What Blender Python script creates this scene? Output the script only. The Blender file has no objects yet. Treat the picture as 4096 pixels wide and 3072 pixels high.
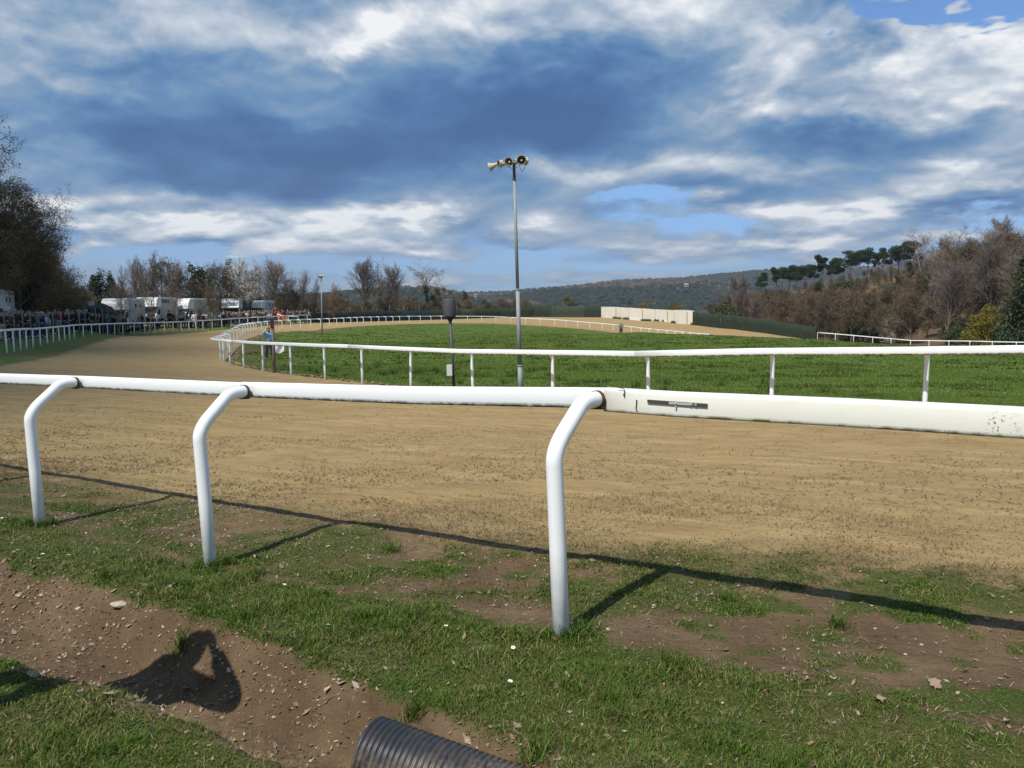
import bpy, bmesh, math, random
import numpy as np
from mathutils import Vector, Matrix
R = math.radians
sc = bpy.context.scene
COL = sc.collection
random.seed(7)
rng = np.random.default_rng(7)

# ------------------------------------------------------------------ camera
F = 3100.0
PITCH, ROLL = 5.45, -0.8
cam_d = bpy.data.cameras.new('camera')
cam_d.sensor_width = 36.0
cam_d.lens = 36.0 * F / 4096.0
cam_d.clip_start = 0.05
cam_d.clip_end = 20000
cam = bpy.data.objects.new('camera', cam_d)
COL.objects.link(cam)
CAM = Vector((0, 0, 1.57))
CM = Matrix.Rotation(R(90 - PITCH), 3, 'X') @ Matrix.Rotation(R(ROLL), 3, 'Z')
cam.matrix_world = Matrix.Translation(CAM) @ CM.to_4x4()
sc.camera = cam

def ray(px, py):
    return CM @ Vector(((px - 2048) / F, -(py - 1536) / F, -1.0))
def at(px, py, Y):
    d = ray(px, py)
    return CAM + d * (Y / d.y)
def on_plane(px, py, P0, n):
    d = ray(px, py)
    n = Vector((n[0], n[1], 0)); P0 = Vector((P0[0], P0[1], 0))
    t = ((P0 - CAM).dot(n)) / d.dot(n)
    return CAM + d * t
def hor(px):   # image row of the horizon at column px
    lo, hi = 900.0, 1600.0
    for _ in range(30):
        m = (lo + hi) / 2
        if ray(px, m).z > 0: lo = m
        else: hi = m
    return lo

# ------------------------------------------------------------------ node helper
class NT:
    def __init__(s, tree): s.t = tree; s.n = tree.nodes; s.l = tree.links
    def new(s, typ, **kw):
        nd = s.n.new(typ)
        for k, v in kw.items(): setattr(nd, k, v)
        return nd
    def put(s, sock, v):
        if v is None: return
        if isinstance(v, bpy.types.NodeSocket): s.l.new(v, sock)
        else:
            if isinstance(v, (tuple, list)) and sock.type == 'RGBA' and len(v) == 3: v = (*v, 1)
            sock.default_value = v
    def m(s, op, a, b=None, c=None, clamp=False):
        nd = s.new('ShaderNodeMath', operation=op, use_clamp=clamp)
        for i, v in enumerate((a, b, c)): s.put(nd.inputs[i], v)
        return nd.outputs[0]
    def v(s, op, a, b=None, c=None):
        nd = s.new('ShaderNodeVectorMath', operation=op)
        for i, v in enumerate((a, b, c)):
            if v is not None: s.put(nd.inputs[i], v)
        return nd.outputs['Value'] if op in ('DOT_PRODUCT', 'LENGTH') else nd.outputs[0]
    def noise(s, vec, scale, detail=4, rough=0.55, dist=0.0, out=0):
        nd = s.new('ShaderNodeTexNoise')
        if vec is not None: s.l.new(vec, nd.inputs['Vector'])
        nd.inputs['Scale'].default_value = scale; nd.inputs['Detail'].default_value = detail
        nd.inputs['Roughness'].default_value = rough; nd.inputs['Distortion'].default_value = dist
        return nd.outputs[out]
    def mix(s, f, a, b):
        nd = s.new('ShaderNodeMix', data_type='RGBA')
        s.put(nd.inputs[0], f); s.put(nd.inputs[6], a); s.put(nd.inputs[7], b)
        return nd.outputs[2]
    def ss(s, x, a, b, lo=0.0, hi=1.0):
        nd = s.new('ShaderNodeMapRange', interpolation_type='SMOOTHSTEP')
        s.put(nd.inputs[0], x)
        for i, v in enumerate((a, b, lo, hi)): nd.inputs[i + 1].default_value = v
        return nd.outputs[0]
    def ramp(s, x, stops):
        nd = s.new('ShaderNodeValToRGB'); cr = nd.color_ramp
        while len(cr.elements) < len(stops): cr.elements.new(0.5)
        for e, (p, c) in zip(cr.elements, stops): e.position = p; e.color = (*c, 1)
        s.put(nd.inputs[0], x)
        return nd.outputs[0]
    def attr(s, name, out='Fac'):
        nd = s.new('ShaderNodeAttribute'); nd.attribute_name = name
        return nd.outputs[out]

# ------------------------------------------------------------------ sun and sky
SUN_FROM = Vector((-0.47, -0.62, 1.12)).normalized()      # direction towards the sun
sun_d = bpy.data.lights.new('sun', 'SUN')
sun_d.energy = 4.9; sun_d.angle = R(0.55); sun_d.color = (1.0, 0.95, 0.86)
sun = bpy.data.objects.new('sun', sun_d); COL.objects.link(sun)
sun.rotation_euler = SUN_FROM.to_track_quat('Z', 'Y').to_euler()
sun.location = (0, 0, 30)

def build_world():
    w = bpy.data.worlds.new('World'); sc.world = w; w.use_nodes = True
    N = NT(w.node_tree); w.node_tree.nodes.clear()
    out = N.new('ShaderNodeOutputWorld'); bg = N.new('ShaderNodeBackground')
    N.l.new(bg.outputs[0], out.inputs[0]); bg.inputs[1].default_value = 0.1
    sky = N.new('ShaderNodeTexSky'); sky.sky_type = 'NISHITA'; sky.sun_disc = False
    sky.sun_elevation = math.asin(SUN_FROM.z)
    sky.sun_rotation = math.atan2(SUN_FROM.x, SUN_FROM.y) % (2 * math.pi)
    sky.air_density = 1.0; sky.dust_density = 0.4; sky.ozone_density = 3.0
    tc = N.new('ShaderNodeTexCoord'); D = tc.outputs['Generated']
    sp = N.new('ShaderNodeSeparateXYZ'); N.l.new(D, sp.inputs[0])
    x, y, z = sp.outputs
    zz = N.m('MAXIMUM', z, 0.0)
    az = N.m('ARCTAN2', x, y)
    # cloud coordinates: direction projected on a high layer, softened so that puffs keep some height
    def proj(p_):
        inv = N.m('POWER', N.m('ADD', zz, 0.085), -p_)
        q = N.new('ShaderNodeCombineXYZ')
        N.l.new(N.m('MULTIPLY', x, inv), q.inputs[0]); N.l.new(N.m('MULTIPLY', y, inv), q.inputs[1])
        return q.outputs[0]
    Q = proj(0.72); QF = proj(0.56)
    wq = N.noise(QF, 2.4, 5, 0.62, 0.3, out=1)
    warp = N.v('SUBTRACT', wq, (0.5, 0.5, 0.5))
    A = N.new('ShaderNodeCombineXYZ'); N.l.new(az, A.inputs[0]); N.l.new(z, A.inputs[1])
    wsc = N.new('ShaderNodeVectorMath', operation='SCALE'); N.l.new(warp, wsc.inputs[0])
    N.l.new(N.m('MULTIPLY_ADD', zz, 0.62, 0.025), wsc.inputs['Scale'])
    wan = N.v('MULTIPLY', wsc.outputs[0], (2.0, 0.85, 0.0))
    AW = N.v('ADD', A.outputs[0], wan)
    # (px, py, half width, half height, coverage, brightness)
    G = [
        (600, 60, 900, 170, .4, .30), (150, 180, 400, 150, .3, .20), (1300, 150, 350, 120, .3, .18),
        (1530, 110, 130, 70, .0, .45), (1470, 215, 60, 50, .0, .30), (2000, 60, 500, 120, .3, .42),
        (2250, 170, 260, 90, .2, .16), (2700, 80, 330, 140, .3, .38), (3300, 70, 380, 150, .3, .50),
        (3880, 12, 250, 50, -1.6, .0), (3560, 10, 110, 60, -.8, 0.0), (3780, 210, 280, 170, .6, .72), (3990, 330, 220, 150, .3, .35),
        (3350, 190, 200, 110, .3, -.18), (3120, 330, 140, 100, .3, .42), (3420, 400, 330, 110, .3, .26), (2950, 430, 250, 80, .2, .12),
        (2350, 430, 420, 200, .5, -.40), (1900, 560, 700, 170, .5, -.30), (1200, 620, 650, 130, .5, -.22), (2300, 690, 300, 40, .2, -.12), (500, 640, 350, 60, .2, -.10),
        (700, 480, 350, 120, .3, -.14), (900, 745, 750, 48, .4, -.34), (3250, 550, 450, 60, .4, -.30), (3700, 480, 350, 70, .3, -.16),
        (300, 330, 300, 90, .2, .20), (250, 530, 200, 90, .2, .24), (330, 690, 90, 50, .1, .15), (1130, 420, 200, 50, .1, .20),
        (900, 230, 300, 130, .2, -.10), (60, 600, 120, 260, .1, -.05), (100, 790, 300, 40, .2, -.20),
        (250, 850, 150, 35, .3, .30), (560, 820, 220, 30, .3, .22), (600, 925, 330, 55, .6, .66), (330, 990, 70, 45, .5, .45), (1150, 900, 300, 55, .5, .42), (1500, 865, 130, 45, .5, .55), (1680, 860, 90, 50, .5, .60),
        (1560, 905, 80, 22, .2, -.32), (1300, 985, 500, 30, .2, .25), (950, 1035, 350, 22, -.55, .0), (240, 960, 90, 40, -.3, -.1), (700, 870, 300, 22, .2, -.25), (1750, 1020, 160, 18, .4, .35), (1900, 950, 250, 50, .2, .12),
        (2330, 700, 270, 45, .5, .50), (2650, 650, 300, 45, .4, .30), (3100, 660, 300, 40, .3, .18), (2560, 800, 230, 42, -.9, 0.0), (2800, 905, 200, 25, -.6, 0.0),
        (2950, 830, 190, 38, .5, .55), (2870, 745, 260, 30, .2, -.20), (3400, 830, 290, 50, .5, .48), (3860, 640, 160, 50, .3, .40), (3960, 740, 260, 50, .5, .50), (3700, 570, 420, 60, .2, -.10), (3900, 840, 330, 20, .1, -.45), (3950, 900, 300, 25, -.5, 0.0),
        (3080, 960, 190, 40, .6, .58), (3350, 945, 150, 30, .5, .45), (2650, 1000, 200, 35, .3, .28), (2300, 1020, 130, 20, -.4, 0.0), (2130, 900, 110, 35, .3, .28),
        (2100, 1000, 80, 22, .3, .35), (1500, 1075, 500, 22, -.35, 0), (2500, 1070, 500, 20, -.3, 0), (500, 1060, 400, 25, -.3, -.1), (3600, 990, 300, 20, -.4, 0), (3800, 940, 160, 25, .3, .3), (3300, 1040, 400, 24, .1, .15), (1750, 940, 100, 40, .0, .25),
    ]
    accA = None; accB = None
    for (px, py, sx, sy, ca, cb) in G:
        d = ray(px, py).normalized()
        dx = ray(px + sx, py).normalized(); dy = ray(px, py - sy).normalized()
        a0 = math.atan2(d.x, d.y); z0 = d.z
        wa = abs(math.atan2(dx.x, dx.y) - a0); wz = abs(dy.z - z0)
        dv = N.v('MULTIPLY', N.v('SUBTRACT', AW, (a0, z0, 0)), (1 / wa, 1 / wz, 0))
        e = N.m('EXPONENT', N.m('MULTIPLY', N.v('DOT_PRODUCT', dv, dv), -0.8))
        if ca: accA = N.m('MULTIPLY_ADD', e, ca, accA if accA is not None else 0.0)
        if cb: accB = N.m('MULTIPLY_ADD', e, cb, accB if accB is not None else 0.0)
    n1 = N.noise(N.v('ADD', Q, (3.1, 1.7, 0)), 1.0, 5, 0.50, 0.3)
    o2 = (9.1, 5.3, 0); n2 = N.noise(N.v('ADD', QF, o2), 2.4, 5, 0.50, 0.35)
    n2h = N.noise(N.v('ADD', N.v('MULTIPLY', QF, (.955, .955, 1)), o2), 2.4, 5, 0.50, 0.35)
    o3 = (1.1, 15.3, 0); n3 = N.noise(N.v('ADD', QF, o3), 8.0, 5, 0.52, 0.25)
    n3h = N.noise(N.v('ADD', N.v('MULTIPLY', QF, (.982, .982, 1)), o3), 8.0, 5, 0.52, 0.25)
    rel = N.m('SUBTRACT', n2, n2h); rel3 = N.m('SUBTRACT', n3, n3h)
    lowel = N.ss(zz, 0.0, 0.16)
    cov = N.m('ADD', N.m('MULTIPLY_ADD', lowel, 0.36, 0.50), accA)
    for nn_, k_ in ((n1, 1.5), (n2, 1.5), (n3, 0.75)):
        cov = N.m('ADD', cov, N.m('MULTIPLY', N.m('SUBTRACT', nn_, 0.5), k_))
    cov = N.ss(cov, 0.30, 0.78)
    puff = N.ss(accB, -0.15, 0.45)          # bright heaps show crisp lumps, grey undersides stay soft
    br = N.m('ADD', 0.45, accB)
    br = N.m('ADD', br, N.m('MULTIPLY', N.m('SUBTRACT', n1, 0.5), 0.95))
    br = N.m('ADD', br, N.m('MULTIPLY', N.m('SUBTRACT', n2, 0.5), 0.75))
    amp = N.m('MULTIPLY_ADD', puff, 0.75, 0.25)
    br = N.m('ADD', br, N.m('MULTIPLY', N.m('MULTIPLY', N.m('SUBTRACT', n3, 0.5), 0.30), amp))
    br = N.m('ADD', br, N.m('MULTIPLY', N.m('MULTIPLY', rel, 1.9), amp))
    br = N.m('ADD', br, N.m('MULTIPLY', N.m('MULTIPLY', rel3, 0.95), amp))
    br = N.m('MULTIPLY_ADD', br, 0.80, 0.065)
    cc = N.ramp(br, [(0.0, (.038, .112, .29)), (0.16, (.060, .158, .37)), (0.32, (.118, .248, .455)), (0.46, (.225, .34, .50)), (0.60, (.37, .455, .58)), (0.78, (.57, .63, .715)), (0.98, (.88, .895, .91))])
    c10 = N.v('MULTIPLY', cc, (10.6, 10.6, 10.6))
    clear = N.mix(N.ss(zz, 0.0, 0.22), N.v('MULTIPLY', sky.outputs[0], (0.50, 0.72, 1.22)), N.v('MULTIPLY', sky.outputs[0], (0.95, 1.2, 1.5)))
    fin = N.mix(cov, clear, c10)
    N.l.new(fin, bg.inputs[0])
    w.cycles.sampling_method = 'MANUAL'; w.cycles.sample_map_resolution = 512
build_world()
sc.view_settings.view_transform = 'Standard'; sc.view_settings.look = 'None'
sc.view_settings.exposure = 0.0; sc.view_settings.gamma = 1.0; sc.view_settings.use_curve_mapping = False
sc.cycles.use_denoising = True
sc.cycles.max_bounces = 6; sc.cycles.diffuse_bounces = 3; sc.cycles.transparent_max_bounces = 8
sc.cycles.volume_bounces = 0

# ------------------------------------------------------------------ generic helpers
def tag(o, label=None, cat=None, group=None, kind=None):
    if label: o['label'] = label
    if cat: o['category'] = cat
    if group: o['group'] = group
    if kind: o['kind'] = kind
    return o
def empty(name, loc=(0, 0, 0), rz=0.0, label=None, cat=None, group=None):
    o = bpy.data.objects.new(name, None); COL.objects.link(o)
    o.location = loc; o.rotation_euler = (0, 0, rz); o.empty_display_size = 0.2
    return tag(o, label, cat, group)
def link(name, me, mat=None, parent=None, loc=None, rz=None):
    if mat is not None:
        me.materials.clear()
        for m in (mat if isinstance(mat, (list, tuple)) else [mat]): me.materials.append(m)
    o = bpy.data.objects.new(name, me); COL.objects.link(o)
    if parent is not None: o.parent = parent
    if loc is not None: o.location = loc
    if rz is not None: o.rotation_euler = (0, 0, rz)
    return o
def children(o): return [c for c in ALLKIDS.get(o.name, [])]
ALLKIDS = {}
def copy_tree(root, loc=None, rz=None, scale=None, mats=None):
    c = root.copy(); COL.objects.link(c)
    if loc is not None: c.location = loc
    if rz is not None: c.rotation_euler = (0, 0, rz)
    if scale is not None: c.scale = scale
    def rec(src, dst):
        for ch in list(src.children):
            k = ch.copy(); COL.objects.link(k); k.parent = dst
            k.matrix_parent_inverse = ch.matrix_parent_inverse.copy()
            rec(ch, k)
    rec(root, c)
    return c
def set_mat(o, m):
    for s in o.material_slots:
        s.link = 'OBJECT'; s.material = m

class MB:
    """collects geometry for ONE mesh object"""
    def __init__(s): s.v = []; s.f = []; s.mi = []; s.sm = []
    def add(s, vs, fs, mi=0, smooth=False):
        b = len(s.v); s.v += [tuple(p) for p in vs]
        for f in fs: s.f.append(tuple(b + i for i in f)); s.mi.append(mi); s.sm.append(smooth)
    def box(s, c, d, rz=0.0, mi=0, M=None):
        hx, hy, hz = d[0] / 2, d[1] / 2, d[2] / 2
        vs = [Vector((x, y, z)) for x in (-hx, hx) for y in (-hy, hy) for z in (-hz, hz)]
        if M is not None: vs = [M @ p for p in vs]
        elif rz: m = Matrix.Rotation(rz, 3, 'Z'); vs = [m @ p for p in vs]
        vs = [p + Vector(c) for p in vs]
        s.add(vs, [(0, 1, 3, 2), (4, 6, 7, 5), (0, 4, 5, 1), (2, 3, 7, 6), (0, 2, 6, 4), (1, 5, 7, 3)], mi)
    def tube(s, pts, rad, n=8, mi=0, caps=True, smooth=True, prof=None, up=None):
        pts = [Vector(p) for p in pts]
        if not isinstance(rad, (list, tuple)): rad = [rad] * len(pts)
        rings = []; prev = None
        for i, p in enumerate(pts):
            t = (pts[min(i + 1, len(pts) - 1)] - pts[max(i - 1, 0)])
            t = t.normalized() if t.length > 1e-9 else Vector((0, 0, 1))
            u0 = Vector(up) if up is not None else (prev if prev is not None else (Vector((0, 0, 1)) if abs(t.z) < .9 else Vector((0, 1, 0))))
            a = t.cross(u0)
            if a.length < 1e-6: a = t.cross(Vector((1, 0, 0)))
            a.normalize(); b = a.cross(t).normalized(); prev = b
            if prof is None: rings.append([p + (a * math.cos(2 * math.pi * k / n) + b * math.sin(2 * math.pi * k / n)) * rad[i] for k in range(n)])
            else: rings.append([p + (a * k[0] + b * k[1]) * rad[i] for k in prof])
        m = len(rings[0]); vs = [v for r in rings for v in r]; fs = []
        for i in range(len(rings) - 1):
            for k in range(m):
                k2 = (k + 1) % m
                fs.append((i * m + k, i * m + k2, (i + 1) * m + k2, (i + 1) * m + k))
        if caps:
            fs.append(tuple(range(m - 1, -1, -1))); fs.append(tuple((len(rings) - 1) * m + k for k in range(m)))
        s.add(vs, fs, mi, smooth)
    def lathe(s, c, prof, n=20, axis=(0, 0, 1), mi=0, smooth=True, a0=0.0):
        ax = Vector(axis).normalized()
        q = Vector((0, 0, 1)).rotation_difference(ax)
        vs = []; m = len(prof)
        for k in range(n):
            an = 2 * math.pi * k / n + a0
            for (r, h) in prof: vs.append(q @ Vector((r * math.cos(an), r * math.sin(an), h)) + Vector(c))
        fs = []
        for k in range(n):
            k2 = (k + 1) % n
            for j in range(m - 1): fs.append((k * m + j, k2 * m + j, k2 * m + j + 1, k * m + j + 1))
        s.add(vs, fs, mi, smooth)
    def prism(s, poly, a, b, mi=0):
        """extrude polygon (list of 3D points) by vector b-a"""
        off = Vector(b) - Vector(a); n = len(poly)
        vs = [Vector(p) for p in poly] + [Vector(p) + off for p in poly]
        s.add(vs, [tuple(range(n)), tuple(range(2 * n - 1, n - 1, -1))] + [(i, n + i, n + (i + 1) % n, (i + 1) % n) for i in range(n)], mi)
    def ico(s, c, r, sub=1, mi=0, jit=0.0, smooth=True, sc3=(1, 1, 1)):
        bm = bmesh.new(); bmesh.ops.create_icosphere(bm, subdivisions=sub, radius=1.0)
        vs = [Vector((v.co.x * sc3[0], v.co.y * sc3[1], v.co.z * sc3[2])) * r * (1 + random.uniform(-jit, jit)) + Vector(c) for v in bm.verts]
        s.add(vs, [tuple(v.index for v in f.verts) for f in bm.faces], mi, smooth); bm.free()
    def mesh(s, name):
        me = bpy.data.meshes.new(name); me.from_pydata(s.v, [], s.f)
        me.polygons.foreach_set('material_index', s.mi); me.polygons.foreach_set('use_smooth', s.sm)
        me.update(); return me
    def build(s, name, mat, parent=None, loc=None, rz=None, bevel=0.0, fixn=True):
        me = s.mesh(name)
        if fixn or bevel:
            bm = bmesh.new(); bm.from_mesh(me)
            if bevel:
                bmesh.ops.bevel(bm, geom=[e for e in bm.edges if e.is_manifold and e.calc_face_angle(0) > 0.5], offset=bevel, segments=2, profile=0.6, affect='EDGES')
            bmesh.ops.recalc_face_normals(bm, faces=bm.faces); bm.to_mesh(me); bm.free()
        return link(name, me, mat, parent, loc, rz)

def np_mesh(name, verts, faces, mi=None, smooth=False, colors=None):
    """faces: (n,k) int array of one polygon size; colors: per vertex (n,3)"""
    me = bpy.data.meshes.new(name)
    nv, nf, k = len(verts), len(faces), faces.shape[1]
    me.vertices.add(nv); me.vertices.foreach_set('co', np.ascontiguousarray(verts, dtype=np.float32).ravel())
    me.loops.add(nf * k); me.loops.foreach_set('vertex_index', np.ascontiguousarray(faces, dtype=np.int32).ravel())
    me.polygons.add(nf); me.polygons.foreach_set('loop_start', np.arange(0, nf * k, k, dtype=np.int32))
    if mi is not None: me.polygons.foreach_set('material_index', np.ascontiguousarray(mi, dtype=np.int32))
    me.polygons.foreach_set('use_smooth', np.full(nf, smooth, dtype=bool))
    me.update(calc_edges=True)
    if colors is not None:
        ca = me.color_attributes.new('tint', 'FLOAT_COLOR', 'POINT')
        c4 = np.ones((nv, 4), dtype=np.float32); c4[:, :3] = colors
        ca.data.foreach_set('color', c4.ravel())
    return me

# numpy value noise
def _h(ix, iy, seed):
    n = (ix * 374761393 + iy * 668265263 + seed * 974634777) & 0xffffffff
    n = ((n ^ (n >> 13)) * 1274126177) & 0xffffffff
    return ((n ^ (n >> 16)) & 0xffff) / 65535.0
def vn(x, y, seed=0):
    xi = np.floor(x).astype(np.int64); yi = np.floor(y).astype(np.int64)
    u = x - xi; v = y - yi; u = u * u * (3 - 2 * u); v = v * v * (3 - 2 * v)
    return (_h(xi, yi, seed) * (1 - u) + _h(xi + 1, yi, seed) * u) * (1 - v) + (_h(xi, yi + 1, seed) * (1 - u) + _h(xi + 1, yi + 1, seed) * u) * v
def fbm(x, y, seed=0, oc=4):
    t = 0; a = 0.5; s = 0
    for o in range(oc):
        t = t + a * vn(x * 2 ** o, y * 2 ** o, seed + o * 17); s += a; a *= 0.5
    return t / s
def sst(x, a, b):
    t = np.clip((x - a) / (b - a), 0, 1); return t * t * (3 - 2 * t)

# ------------------------------------------------------------------ materials
def mat(name, col, rough=0.6, var=0.12, vscale=6.0, metal=0.0, bump=0.0, bscale=40.0, spec=0.3, dirt=None, dscale=3.0, damt=0.5):
    m = bpy.data.materials.new(name); m.use_nodes = True; N = NT(m.node_tree)
    b = m.node_tree.nodes['Principled BSDF']
    tc = N.new('ShaderNodeTexCoord').outputs['Object']
    n = N.noise(tc, vscale, 5, 0.6)
    c = N.mix(n, tuple(x * (1 - var) for x in col), tuple(min(1, x * (1 + var)) for x in col))
    if dirt is not None:
        d = N.ss(N.noise(tc, dscale, 6, 0.7), 0.5, 0.75)
        c = N.mix(N.m('MULTIPLY', d, damt), c, dirt)
    N.l.new(c, b.inputs['Base Color'])
    b.inputs['Roughness'].default_value = rough; b.inputs['Metallic'].default_value = metal
    b.inputs['Specular IOR Level'].default_value = spec
    if bump:
        bp = N.new('ShaderNodeBump'); bp.inputs['Strength'].default_value = bump; bp.inputs['Distance'].default_value = 0.01
        N.l.new(N.noise(tc, bscale, 4, 0.6), bp.inputs['Height']); N.l.new(bp.outputs[0], b.inputs['Normal'])
    return m
def tint_mat(name, rough=0.7, transl=0.0, var=0.0):
    """colour from the per-plant 'tint' attribute of the mesh"""
    m = bpy.data.materials.new(name); m.use_nodes = True; N = NT(m.node_tree)
    b = m.node_tree.nodes['Principled BSDF']
    c = N.attr('tint', 'Color')
    if var:
        oi = N.new('ShaderNodeObjectInfo').outputs['Random']
        c = N.mix(oi, N.v('MULTIPLY', c, (1 - var, 1 - var, 1 - var * .8)), N.v('MULTIPLY', c, (1 + var, 1 + var * .8, 1 + var * .6)))
    N.l.new(c, b.inputs['Base Color'])
    b.inputs['Roughness'].default_value = rough; b.inputs['Specular IOR Level'].default_value = 0.2
    if transl:
        tr = N.new('ShaderNodeBsdfTranslucent'); N.l.new(c, tr.inputs[0])
        mx = N.new('ShaderNodeMixShader'); mx.inputs[0].default_value = transl
        o = m.node_tree.nodes['Material Output']
        N.l.new(b.outputs[0], mx.inputs[1]); N.l.new(tr.outputs[0], mx.inputs[2]); N.l.new(mx.outputs[0], o.inputs[0])
    return m
# ------------------------------------------------------------------ layout measured in the photograph
def v2(p): return np.array([p[0], p[1]])
# near rail: vertical plane of the posts
PN = Vector((0.53, 0.85, 0)).normalized()      # towards the track
PD = Vector((0.85, -0.53, 0)).normalized()     # along the rail, to the right
near_posts = []
for (px, py, Y) in [(160, 2098, 6.25), (843, 2260, 5.07), (2245, 2543, 3.72)]:
    near_posts.append(at(px, py, Y))
P3 = near_posts[2]
RAILOFF = 0.44
# inner (infield) rail: post base column, row of the rail top there, depth
inner_near = [(888, 1352, 36.7), (901, 1353, 34.3), (925, 1355, 31.9), (978, 1359, 29.6), (1055, 1365, 27.5), (1167, 1370, 25.3), (1302, 1374, 23.2),
              (1450, 1378, 21.2), (1643, 1386, 19.2), (1892, 1394, 17.4), (2211, 1401, 15.5), (2595, 1405, 13.7), (3087, 1393, 12.0), (3700, 1385, 10.5)]
HI = 1.14
IN = []
for (px, py, Y) in inner_near:
    t = at(px, py, Y - 0.3); b = at(px, 1540, Y)
    IN.append(Vector((b.x, b.y, t.z - HI)))
inner_far_px = [(911, 1427, 41), (928, 1407, 46), (983, 1358, 57), (1030, 1342, 67), (1105, 1329, 74), (1180, 1323, 79), (1303, 1315, 86), (1457, 1303, 99), (1609, 1296, 111),
                (1790, 1293, 119), (1968, 1294, 122), (2212, 1307, 120), (2438, 1328, 112), (2558, 1345, 105), (2682, 1360, 97), (2829, 1378, 86)]
IF = [at(*p) for p in inner_far_px]
outer_left_px = [(-330, 1475, 27), (-120, 1440, 31), (3, 1417, 35), (120, 1394, 43), (300, 1359, 57), (478, 1344, 68), (700, 1331, 79), (818, 1321, 87), (1000, 1305, 97), (1178, 1294, 105), (1255, 1290, 109)]
OL = [at(*p) for p in outer_left_px]
fence_px = [(1225, 1292, 112), (1300, 1290, 120), (1600, 1282, 136), (2000, 1270, 148), (2141, 1267, 150), (2405, 1269, 146), (2517, 1278, 136), (2646, 1285, 127), (2770, 1298, 119),
            (2940, 1317, 112), (3058, 1332, 107), (3175, 1350, 103), (3264, 1360, 100)]
FE = [at(*p) for p in fence_px]
right_rail_px = [(3270, 1328, 100), (3480, 1346, 95), (3637, 1360, 91), (3860, 1362, 85), (4096, 1367, 80), (4500, 1376, 72)]
RR = [at(*p) - Vector((0, 0, 1.16)) for p in right_rail_px]

# ------------------------------------------------------------------ terrain
ctrl = [tuple(p) for p in near_posts] + [tuple(p) for p in IN] + [tuple(p) for p in IF] + [tuple(p) for p in OL] + [tuple(p) for p in FE] + [tuple(p) for p in RR]
ctrl += [(0, 0, 0), (3, 0, 0.02), (-3, 0, 0), (0, -6, 0), (6, -3, 0), (2.5, 2.3, 0.0), (-8, -4, 0), (-6, 8, near_posts[0].z - .02), (-12, 14, -.25), (20, -20, 0), (-20, -20, 0), (12, 3, -.1)]
for p in [(2083, 1570, 19.5), (1815, 1562, 19.5), (1289, 1334, 80), (2050, 1450, 35), (2050, 1345, 75), (2561, 1328, 76), (2829, 1341, 71), (3000, 1349, 68), (3277, 1359, 64), (3480, 1373, 60), (3700, 1384, 55), (4096, 1397, 48), (3000, 1385, 82), (3277, 1392, 78), (2900, 1330, 102), (3060, 1343, 98), (3000, 1440, 35),
          (3700, 1450, 34), (40, 1345, 52), (330, 1324, 63), (620, 1303, 84), (1000, 1293, 102), (1240, 1293, 113), (500, 1329, 78), (-200, 1330, 60), (500, 1300, 110), (1000, 1290, 125), (1500, 1280, 160), (2000, 1266, 170),
          (2405, 1275, 165), (2800, 1325, 140), (3264, 1380, 125), (3800, 1400, 110), (4300, 1400, 100),
          (2850, 1290, 200), (3020, 1190, 262), (3200, 1160, 255), (3400, 1122, 245), (3600, 1092, 235), (3800, 1072, 220), (4096, 1045, 205), (4500, 1000, 190), (3400, 1200, 190), (3800, 1190, 165), (4200, 1200, 150),
          (3200, 1300, 170), (3700, 1330, 140), (2600, 1300, 230), (2000, 1275, 260), (1300, 1275, 200), (500, 1275, 180), (-500, 1290, 120)]:
    ctrl.append(tuple(at(*p)))
for (x, y, z) in [(0, 420, -14), (150, 420, -8), (-200, 400, -4), (300, 300, 0), (-300, 100, 0), (-100, -200, 0), (200, -200, 0), (200, 60, -2), (-120, 20, 0), (60, 20, -1.2), (120, 420, -14), (260, 480, -10)]:
    ctrl.append((x, y, z))
CT = np.array([tuple(c) for c in ctrl], dtype=float)
def _w(P):
    r = np.hypot(P[:, 0], P[:, 1]) + 2.0       # compress distance so near and far detail weigh alike
    s = r ** -0.45
    return P[:, :2] * s[:, None]
CW = _w(CT)
_D = np.sqrt(((CW[:, None] - CW[None]) ** 2).sum(-1))
_n = len(CT)
_A = np.zeros((_n + 1, _n + 1)); _A[:_n, :_n] = _D - 0.02 * np.eye(_n); _A[:_n, _n] = 1; _A[_n, :_n] = 1
_S = np.linalg.solve(_A, np.append(CT[:, 2], 0))

# ditch centre line (world), half width, depth
ditch = [(-6.2, 5.9), (-4.2, 5.15), (-2.9, 4.42), (-2.05, 3.86), (-1.35, 3.42), (-.85, 3.02), (-0.5, 2.76), (-.10, 2.52)]
def seg_dist(x, y, pts):
    best = np.full(x.shape, 1e9); along = np.zeros(x.shape); tot = 0
    for (a, b) in zip(pts[:-1], pts[1:]):
        ax, ay = a[0], a[1]; dx, dy = b[0] - ax, b[1] - ay; L2 = dx * dx + dy * dy + 1e-12; L = math.sqrt(L2)
        t = np.clip(((x - ax) * dx + (y - ay) * dy) / L2, 0, 1)
        d = np.hypot(x - ax - t * dx, y - ay - t * dy)
        m = d < best; best = np.where(m, d, best); along = np.where(m, tot + t * L, along); tot += L
    return best, along
def ditch_mask(x, y):
    x = np.asarray(x, float); y = np.asarray(y, float)
    d, al = seg_dist(x, y, ditch)
    w = np.interp(al, [0, 2.4, 4.0, 5.2, 6.2, 7.0, 7.6], [.50, .46, .42, .37, .30, .22, .10])
    w = w * (1 + 0.35 * (fbm(x * 2.2, y * 2.2, 5) - .5))
    return d / w
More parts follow.
